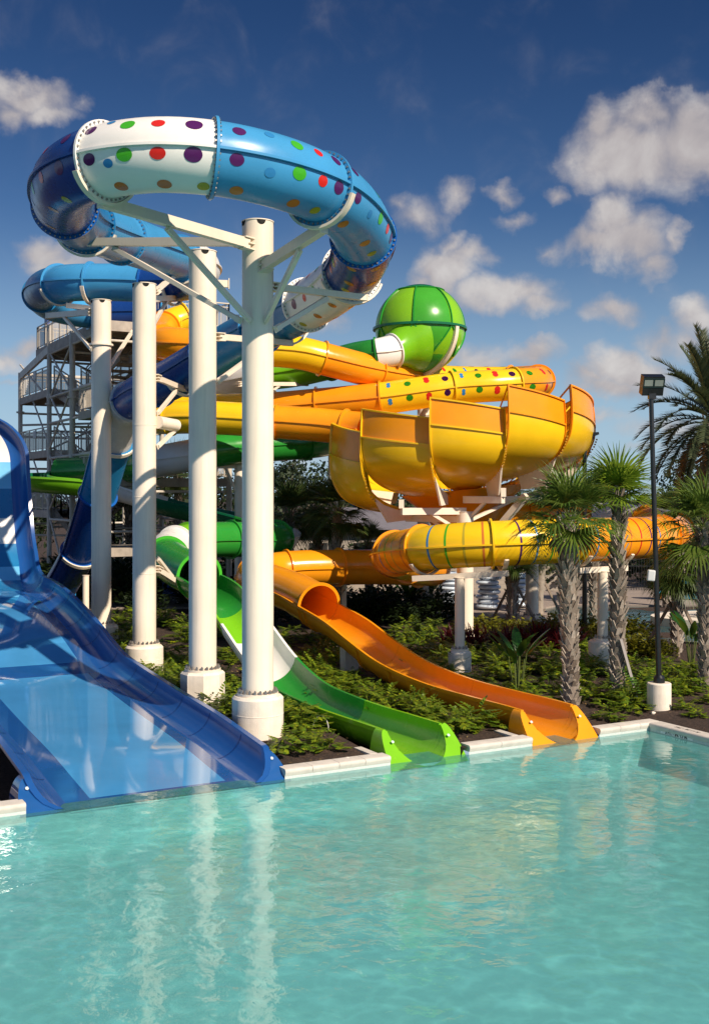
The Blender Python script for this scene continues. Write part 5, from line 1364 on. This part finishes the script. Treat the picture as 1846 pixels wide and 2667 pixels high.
def crown_mb(seed, nf=34, pet=.75, fan=.75, elmin=-.5, elmax=1.45, nl=24, drp=.16):
    rn = random.Random(seed); mb = MB(); st = MB()
    for i in range(nf):
        az = i*2.39996+rn.uniform(-.25, .25); f = i/(nf-1); el = elmin+(elmax-elmin)*(f**.8)+rn.uniform(-.12, .12)
        d = Vector((math.cos(az)*math.cos(el), math.sin(az)*math.cos(el), math.sin(el))); L = pet*rn.uniform(.75, 1.1)*(1.0 if el < .9 else .8)
        b = Vector((0, 0, .02)); m_ = b+d*L*.55; e = b+d*L+Vector((0, 0, -.10*L*math.cos(el)))
        st.beam(b, m_, .03, .018); st.beam(m_, e, .022, .014)
        fd = (e-m_).normalized(); fd = (fd-Vector((0, 0, .22*math.cos(el)))).normalized(); upv = Vector((-math.cos(az)*math.sin(el), -math.sin(az)*math.sin(el), math.cos(el)))
        leaf_fan(mb, e-fd*.05, fd, upv, fan*rn.uniform(.85, 1.1), nl, .05, R_(rn.uniform(80, 105)), drp, 3, 0, rn.uniform(.15, .45), rn)
    return mb, st
PST = pbr('palm_petiole', (.10, .13, .03), .5)
def sabal(px, py_base, py_top, Y, r0, r1, seed, label, mat=PALML, cname='sabal_palm', lean=None, **kw):
    x = (px-CX)/F*Y; zg = bed_height(x, Y) if py_base is not None else .2; zt = CAMZ-(py_top-HY)/F*Y; H = zt-zg
    r = thing(cname, label, 'palm', (x, Y, zg))
    boots = kw.pop('boots', int(H*42))
    tb = trunk_mb(H, r0, r1, seed, boots, Vector((x, Y, zg))); o = obj('trunk', tb, BOOT, r, smooth=40)
    dead = kw.pop('dead', 0)
    cm, st = crown_mb(seed, **kw); top = Vector((x, Y, zt-.05))
    if dead:
        dm_ = MB(); rd_ = random.Random(seed+50)
        for i in range(dead):
            az = rd_.uniform(0, 6.28); o_ = Vector((math.cos(az), math.sin(az), 0)); b_ = top+o_*.12; m2 = b_+o_*.32+Vector((0, 0, -.18)); dm_.beam(b_, m2, .02, .014)
            leaf_fan(dm_, m2, (o_*.25+Vector((0, 0, -1))).normalized(), o_, .62, 14, .035, R_(38), .05, 3, 0, .3, rd_)
        obj('dead_fronds', dm_, DEAD, r, smooth=None)
    cm.v = [(a+top.x, b+top.y, c+top.z) for a, b, c in cm.v]; st.v = [(a+top.x, b+top.y, c+top.z) for a, b, c in st.v]
    c = obj('crown', cm, mat, r, smooth=None); obj('petioles', st, PST, c, smooth=None)
    return r
palmA = sabal(1486, 1830, 1362, 25.9, .19, .15, 3, 'stout palm with a shaggy trunk in front of the ringed tube', nf=32, pet=.85, fan=1.0, elmin=-.4, elmax=1.35, boots=210, nl=28, drp=.22, dead=5)
palmB = sabal(1607, 1815, 1292, 26.7, .15, .12, 5, 'slim palm with an upright bright yellow green crown', PALMY, nf=20, pet=.5, fan=1.0, elmin=-.15, elmax=1.5, boots=220)
palmC = sabal(1838, 1790, 1385, 28, .17, .14, 9, 'palm at the right photo edge with a hanging crown', PALML, nf=34, pet=.95, fan=1.1, elmin=-.8, drp=.24, dead=6, elmax=1.4, boots=200)
palmD = sabal(1762, 1700, 1490, 34.5, .16, .13, 12, 'short palm before the play panels with a drooping dark crown', PALMD, nf=28, pet=.6, fan=.85, elmin=-.9, elmax=.6, drp=.3)
palmE = sabal(1336, 1625, 1470, 40.5, .2, .17, 14, 'propped palm whose trunk shows under the ringed tube before the ring stacks', PALMD, nf=24, pet=.6, fan=.8)
sabal(1402, 1590, 1440, 45, .19, .17, 15, 'dark wrapped palm trunk right of the ring stacks', PALMD, nf=20, pet=.5, fan=.7, boots=10)
sabal(755, 1540, 1345, 44, .15, .13, 16, 'palm behind the lower orange tube, nearest the front post', PALMD, nf=34, pet=.9, fan=1.05, elmin=-1.0, elmax=1.4)
sabal(826, 1560, 1330, 46, .16, .14, 17, 'palm behind the lower orange tube, middle one of three', PALMD, nf=34, pet=.9, fan=1.05, elmin=-1.0, elmax=1.4)
sabal(884, 1640, 1330, 40.5, .16, .13, 18, 'palm left of the bowl with its trunk in front of the lower orange tube', PALMD, nf=34, pet=.85, fan=1.0, elmin=-1.0, elmax=1.4)
sabal(960, 1640, 1420, 47, .14, .12, 19, 'short dark palm under the left side of the bowl', PALMD, nf=26, pet=.7, fan=.8, elmin=-.9)
sabal(340, 1500, 1255, 52, .15, .13, 21, 'dark palm between the rear post and the third post', PALMD, nf=30, pet=.9, fan=1.0, elmin=-1.0)
sabal(455, 1500, 1235, 55, .15, .13, 22, 'dark palm behind the third post and pale green slide section', PALMD, nf=30, pet=.9, fan=1.1, elmin=-1.0)
sabal(1400, 1500, 1290, 50, .15, .13, 23, 'palm behind the bowl, mostly hidden by the stout palm', PALMD, nf=30, pet=.9, fan=1.0, elmin=-1.0)
sabal(1545, 1520, 1310, 44, .15, .13, 24, 'palm with a leafy trunk seen between the two front palms', PALMD, nf=20, pet=.5, fan=.8)
sabal(1735, 1500, 1350, 48, .15, .13, 25, 'dark palm far behind the floodlight pole', PALMD, nf=30, pet=.9, fan=1.0, elmin=-1.0)
# flower sprays hanging from the palms
def spray(px, py, Y, label, seed, h=1.1, w=.35):
    c = at(px, py, Y); rn = random.Random(seed); mb = MB()
    for i in range(26):
        p = c.copy(); d = Vector((rn.uniform(-1, 1), rn.uniform(-1, 1), rn.uniform(-.9, .1))).normalized()
        for k in range(7):
            q = p+d*.055; mb.beam(p, q, .007, .007); d = (d+Vector((0, 0, -.28))).normalized()
            for e in range(3):
                s = Vector((rn.uniform(-1, 1), rn.uniform(-1, 1), rn.uniform(-1, 1)))*.05; mb.add([q, q+s, q+s*.8+Vector((.008, 0, .006))], [(0, 1, 2)])
            p = q+Vector((0, 0, -h*.07))
    o = obj('blossom', mb, leaf_mat('palm_blossom'+str(seed), [(.28, .27, .07), (.38, .35, .12)], .6, (.4, .4, .12)), smooth=None)
    return o
s1 = spray(1408, 1405, 25.6, '', 1); s1.parent = palmA; s1.location = -palmA.location
s2 = spray(1800, 1405, 27.6, '', 2, .6); s2.parent = palmC; s2.location = -palmC.location
# timber props of the young palms
def props(px, Y, label, spread=1.1, h=1.5, single=None):
    x = (px-CX)/F*Y; zg = bed_height(x, Y)
    for k, az in enumerate((.4, 2.4, 4.5)):
        mb = MB(); q = Vector((x+math.cos(az)*spread, Y+math.sin(az)*spread, zg-.05)); t_ = Vector((x+math.cos(az)*.18, Y+math.sin(az)*.18, zg+h)); mb.beam(q, t_, .05, .09)
        o = obj('timber_prop', mb, TIMB, smooth=None, loc=q); tag(o, 'timber prop leaning on '+label, 'timber prop', 'timber props of '+label)
TIMB = pbr('weathered_timber', (.22, .17, .13), .85, var=.2)
props(1336, 40.5, 'the palm trunk before the ring stacks'); props(1402, 45, 'the dark wrapped palm trunk')
props(1762, 34.5, 'the short palm before the play panels'); props(990, 44, 'a shaded trunk under the lower orange tube', 1.2, 1.7)
mb = MB(); q = atg(1663, 1822); p0 = Vector((q[0], q[1], .1)); mb.beam(p0, at(1616, 1665, 26.5), .06, .10); o = obj('timber_prop', mb, pbr('pale_board', (.42, .38, .36), .8), smooth=None, loc=p0); tag(o, 'pale board leaning on the slim bright crowned palm', 'timber prop')
# ---- date palm at the right edge
def date_palm(x, y, ztop, label):
    zg = .2; r = thing('date_palm', label, 'palm', (x, y, zg)); rn = random.Random(5)
    obj('trunk', trunk_mb(ztop-zg, .30, .27, 4, 300, Vector((x, y, zg))), BOOT, r, smooth=40)
    mb = MB(); dm_ = MB(); o3 = Vector((x, y, ztop))
    for i in range(64):
        az = i*2.39996+rn.uniform(-.2, .2); f = i/63; el = -.75+2.2*f**.9+rn.uniform(-.1, .1); L = rn.uniform(2.3, 2.9)
        d = Vector((math.cos(az)*math.cos(el), math.sin(az)*math.cos(el), math.sin(el))); p = o3+d*.2; m_ = 34; dd = d.copy(); dead = i < 5
        tgt = dm_ if dead else mb
        for k in range(m_):
            q = p+dd*(L/m_); tgt.beam(p, q, .03*(1-k/m_)+.006, .02); dd = (dd-Vector((0, 0, (.032 if not dead else .06)*(.4+math.cos(el))*(.5+k/m_)))).normalized(); p = q
            if k < 3: continue
            s = dd.cross(Vector((0, 0, 1)));  s = s.normalized() if s.length > .01 else Vector((1, 0, 0)); u_ = s.cross(dd); ll = .5*math.sin(PI*(k+2)/(m_+5))**.6*rn.uniform(.85, 1.1)
            for sg in (1, -1):
                for e in (0, .5):
                    dv = (dd*.75+s*sg*.8+u_*rn.uniform(.1, .5)).normalized(); b = p-dd*(L/m_)*e; pr = dv.cross(u_).normalized()*.026
                    tgt.add([b-pr, b+pr, b+dv*ll], [(0, 1, 2)])
    obj('crown', mb, DATE, r, smooth=None); obj('dead_fronds', dm_, DEAD, r, smooth=None)
    mb = MB()
    for i in range(260):
        a = rn.uniform(0, 6.28); z = ztop-rn.uniform(.3, 2.2); rr = .3+.25*(1-(ztop-z)/2.2)
        b = Vector((x+math.cos(a)*.26, y+math.sin(a)*.26, z)); mb.beam(b, b+Vector((math.cos(a)*rr*.8, math.sin(a)*rr*.8, -.25)), .03, .04)
    obj('old_frond_bases', mb, BOOT, r, smooth=None)
date_palm((1862-CX)/F*36, 36, CAMZ-(1098-HY)/F*36, 'tall date palm with grey green feather fronds at the right photo edge')
# ---- trees of the skyline
def clump_tree(x, y, H, R, seed, label, mat, name='broadleaf_tree', tr=.25, nq=1500, cl=9, low=.25, s=.34):
    rn = random.Random(seed); r = thing(name, label, 'tree', (x, y, .1), 'trees along the skyline')
    mb = MB(); mb.cyl((x, y, .0), (x, y, H*.6), tr, tr*.5, n=8)
    cs = []
    for i in range(cl):
        a = rn.uniform(0, 6.28); q = R*rn.uniform(.15, .75); z = H*(low+(1-low)*rn.uniform(.15, .9)); cs.append((Vector((x+math.cos(a)*q, y+math.sin(a)*q, z)), R*rn.uniform(.32, .55)))
        mb.beam((x, y, H*.35), cs[-1][0], tr*.35, tr*.35)
    cs.append((Vector((x, y, H*.86)), R*.4)); obj('trunk', mb, pbr('tree_bark', (.10, .08, .06), .9), r)
    mb = MB()
    for i in range(nq):
        c, q = rn.choice(cs); d = Vector((rn.gauss(0, 1), rn.gauss(0, 1), rn.gauss(0, .8))); d = d.normalized()*q*rn.uniform(.55, 1.05)
        p = c+d; n = (d.normalized()+Vector((rn.uniform(-.7, .7), rn.uniform(-.7, .7), rn.uniform(-.2, .9)))).normalized(); e1 = n.orthogonal().normalized(); e2 = n.cross(e1); e = s*rn.uniform(.5, 1.1)
        mb.add([p-e1*e*.5, p+e2*e*.3, p+e1*e*.5, p-e2*e*.3], [(0, 1, 2, 3)])
    obj('crown', mb, mat, r, smooth=None)
rn = random.Random(77)
tl = [(-34, 84), (-29, 74), (-25, 82), (-21, 72), (-17.5, 80), (-13.5, 70), (-10, 76), (-7, 84), (-3.2, 74), (1.5, 88), (5, 92), (9, 96), (13, 92), (17, 84), (20, 88), (23.5, 82), (27.5, 86), (31, 82)]
kinds = ['round dark oak', 'loose olive green tree', 'dense dark tree']
spots = ['far behind the curved blue wall', 'far left beyond the stair tower', 'left of the stair tower columns', 'behind the lowest tower deck', 'behind the tower between its columns', 'between the tower and the rear post', 'behind the third post', 'behind the second post', 'just right of the second post', 'behind the three shaded palms', 'behind the left side of the bowl', 'behind the middle of the bowl', 'behind the right side of the bowl', 'behind the stout palm', 'behind the slim bright palm', 'just right of the floodlight pole', 'right of the floodlight pole beside the date palm', 'behind the date palm at the edge']
for i, (x, y) in enumerate(tl):
    H = {8: 7.0, 6: 6.6, 15: 6.9, 14: 6.4, 16: 6.3}.get(i, rn.uniform(5.0, 6.3)); clump_tree(x, y, H, rn.uniform(3.0, 4.2), 100+i, kinds[i % 3]+' '+spots[i], TREEL, nq=1700, s=.42)
clump_tree((755-CX)/F*70, 70, 7.6, 2.0, 55, 'taller pine with a rounded crown right of the front post', TREEL2, 'pine_tree', .2, 2200, 11, .45, .3)
# hedge of low dark shrubs closing the view under the tower
hprot = [mesh_of(oval_bush(s, 420, 1.0, 1.5, .26), TREEL, 'hedge_shrub') for s in (31, 32)]
for o in hprot: tag(o, 'dark rounded shrub in the far hedge behind the slides', 'shrub', 'far hedge shrubs')
for i in range(46):
    Y = rn.uniform(52.5, 60) if i % 3 else rn.uniform(45, 52); px = rn.uniform(90, 720)
    put(hprot, (px-CX)/F*Y, Y, None, rn.uniform(.8, 1.5))
for i in range(26):
    Y = rn.uniform(41.5, 46); px = rn.uniform(715, 1160); o = put(hprot, (px-CX)/F*Y, Y, 'dark shaded shrub under the lower orange tube, before the paved deck', rn.uniform(.55, .95)); o['group'] = 'shaded shrubs before the deck'
for i in range(14):
    Y = rn.uniform(57, 62); px = rn.uniform(720, 1900); put(hprot, (px-CX)/F*Y, Y, None, rn.uniform(1.2, 1.9))
gprot = [mesh_of(strap_bush(41, 90, .8, .025), FERN, 'grass_tuft')]; tag(gprot[0], 'tuft of fine green grass on the river planter', 'grass tuft', 'grass tufts on the river planter')
for i in range(16):
    a = rn.uniform(0, 6.28); q = rn.uniform(0, .85); put(gprot, 14.6+q*3.4*math.cos(a), 42+q*1.8*math.sin(a), None, rn.uniform(.7, 1.1), .33)
# left planter: low red and green ground plants beside the lane
for i in range(10):
    t = rnd.uniform(-3.2, -1.0); d = rnd.uniform(.6, 5); p = A0+U*t+V*d; o = put(xprot, p.x, p.y, 'philodendron in the planter left of the blue run-out', rnd.uniform(.4, .6)); o['group'] = 'philodendrons in the left planter'
for o in xprot+yprot+rprot+fprot+hprot+gprot:
    if 'used' in o: del o['used']
for o in list(scene.objects):
    if 'used' in o: del o['used']
LIT = leaf_mat('fallen_leaf', [(.10, .05, .02), (.22, .14, .06), (.30, .22, .10), (.06, .035, .02)], .8, (.2, .12, .04), .1)
mb = MB(); rl = random.Random(9)
for i in range(2600):
    t = rl.uniform(4.6, 18); d = rl.uniform(.35, 14)
    if (abs(t-GT) < .95 and d < 5) or (abs(t-OT) < .95 and d < 6) or (t > TK and d < .4): continue
    p = A0+U*t+V*d; z = bed_height(p.x, p.y)+.02; a = rl.uniform(0, 6.28); e1 = Vector((math.cos(a), math.sin(a), rl.uniform(-.3, .3)))*rl.uniform(.025, .06); e2 = Vector((-math.sin(a), math.cos(a), rl.uniform(-.2, .4)))*rl.uniform(.012, .025); c = Vector((p.x, p.y, z))
    mb.add([c-e1, c+e2, c+e1, c-e2], [(0, 1, 2, 3)])
tag(obj('leaf_litter', mb, LIT, smooth=None), kind='stuff')
# small loose things: bark chips and pale stones by the front post, an irrigation hoop
for k, (px, py) in ((1, (905, 1968)), (2, (1700, 1855))):
    x, y = atg(px, py); mb = MB(); q = Vector((x, y, bed_height(x, y)+.02)); rr = random.Random(k)
    mb.grid([[q+Vector((math.cos(a)*math.sin(b)*.06*rr.uniform(.7, 1.2), math.sin(a)*math.sin(b)*.05, math.cos(b)*.04)) for a in np.linspace(0, 2*PI, 9)[:-1]] for b in np.linspace(.05, PI-.05, 6)], 0, True)
    o = obj('pale_stone', mb, CONC, loc=q); tag(o, 'small pale stone '+('on the bark near the front post', 'on the bark beside the lime chute', 'beside the floodlight footing', 'by the orange chute lip')[k], 'stone')
x, y = atg(835, 1905); mb = MB(); pts = [Vector((x+.16*math.cos(a), y, bed_height(x, y)+.30*math.sin(a))) for a in np.linspace(0, PI, 14)]
for a, b in zip(pts[:-1], pts[1:]): mb.cyl(a, b, .012, n=6)
o = obj('irrigation_hoop', mb, pbr('pale_pipe', (.5, .48, .45), .4), loc=(x, y, .2)); tag(o, 'thin pale pipe hoop standing in the bark behind two philodendrons', 'pipe')
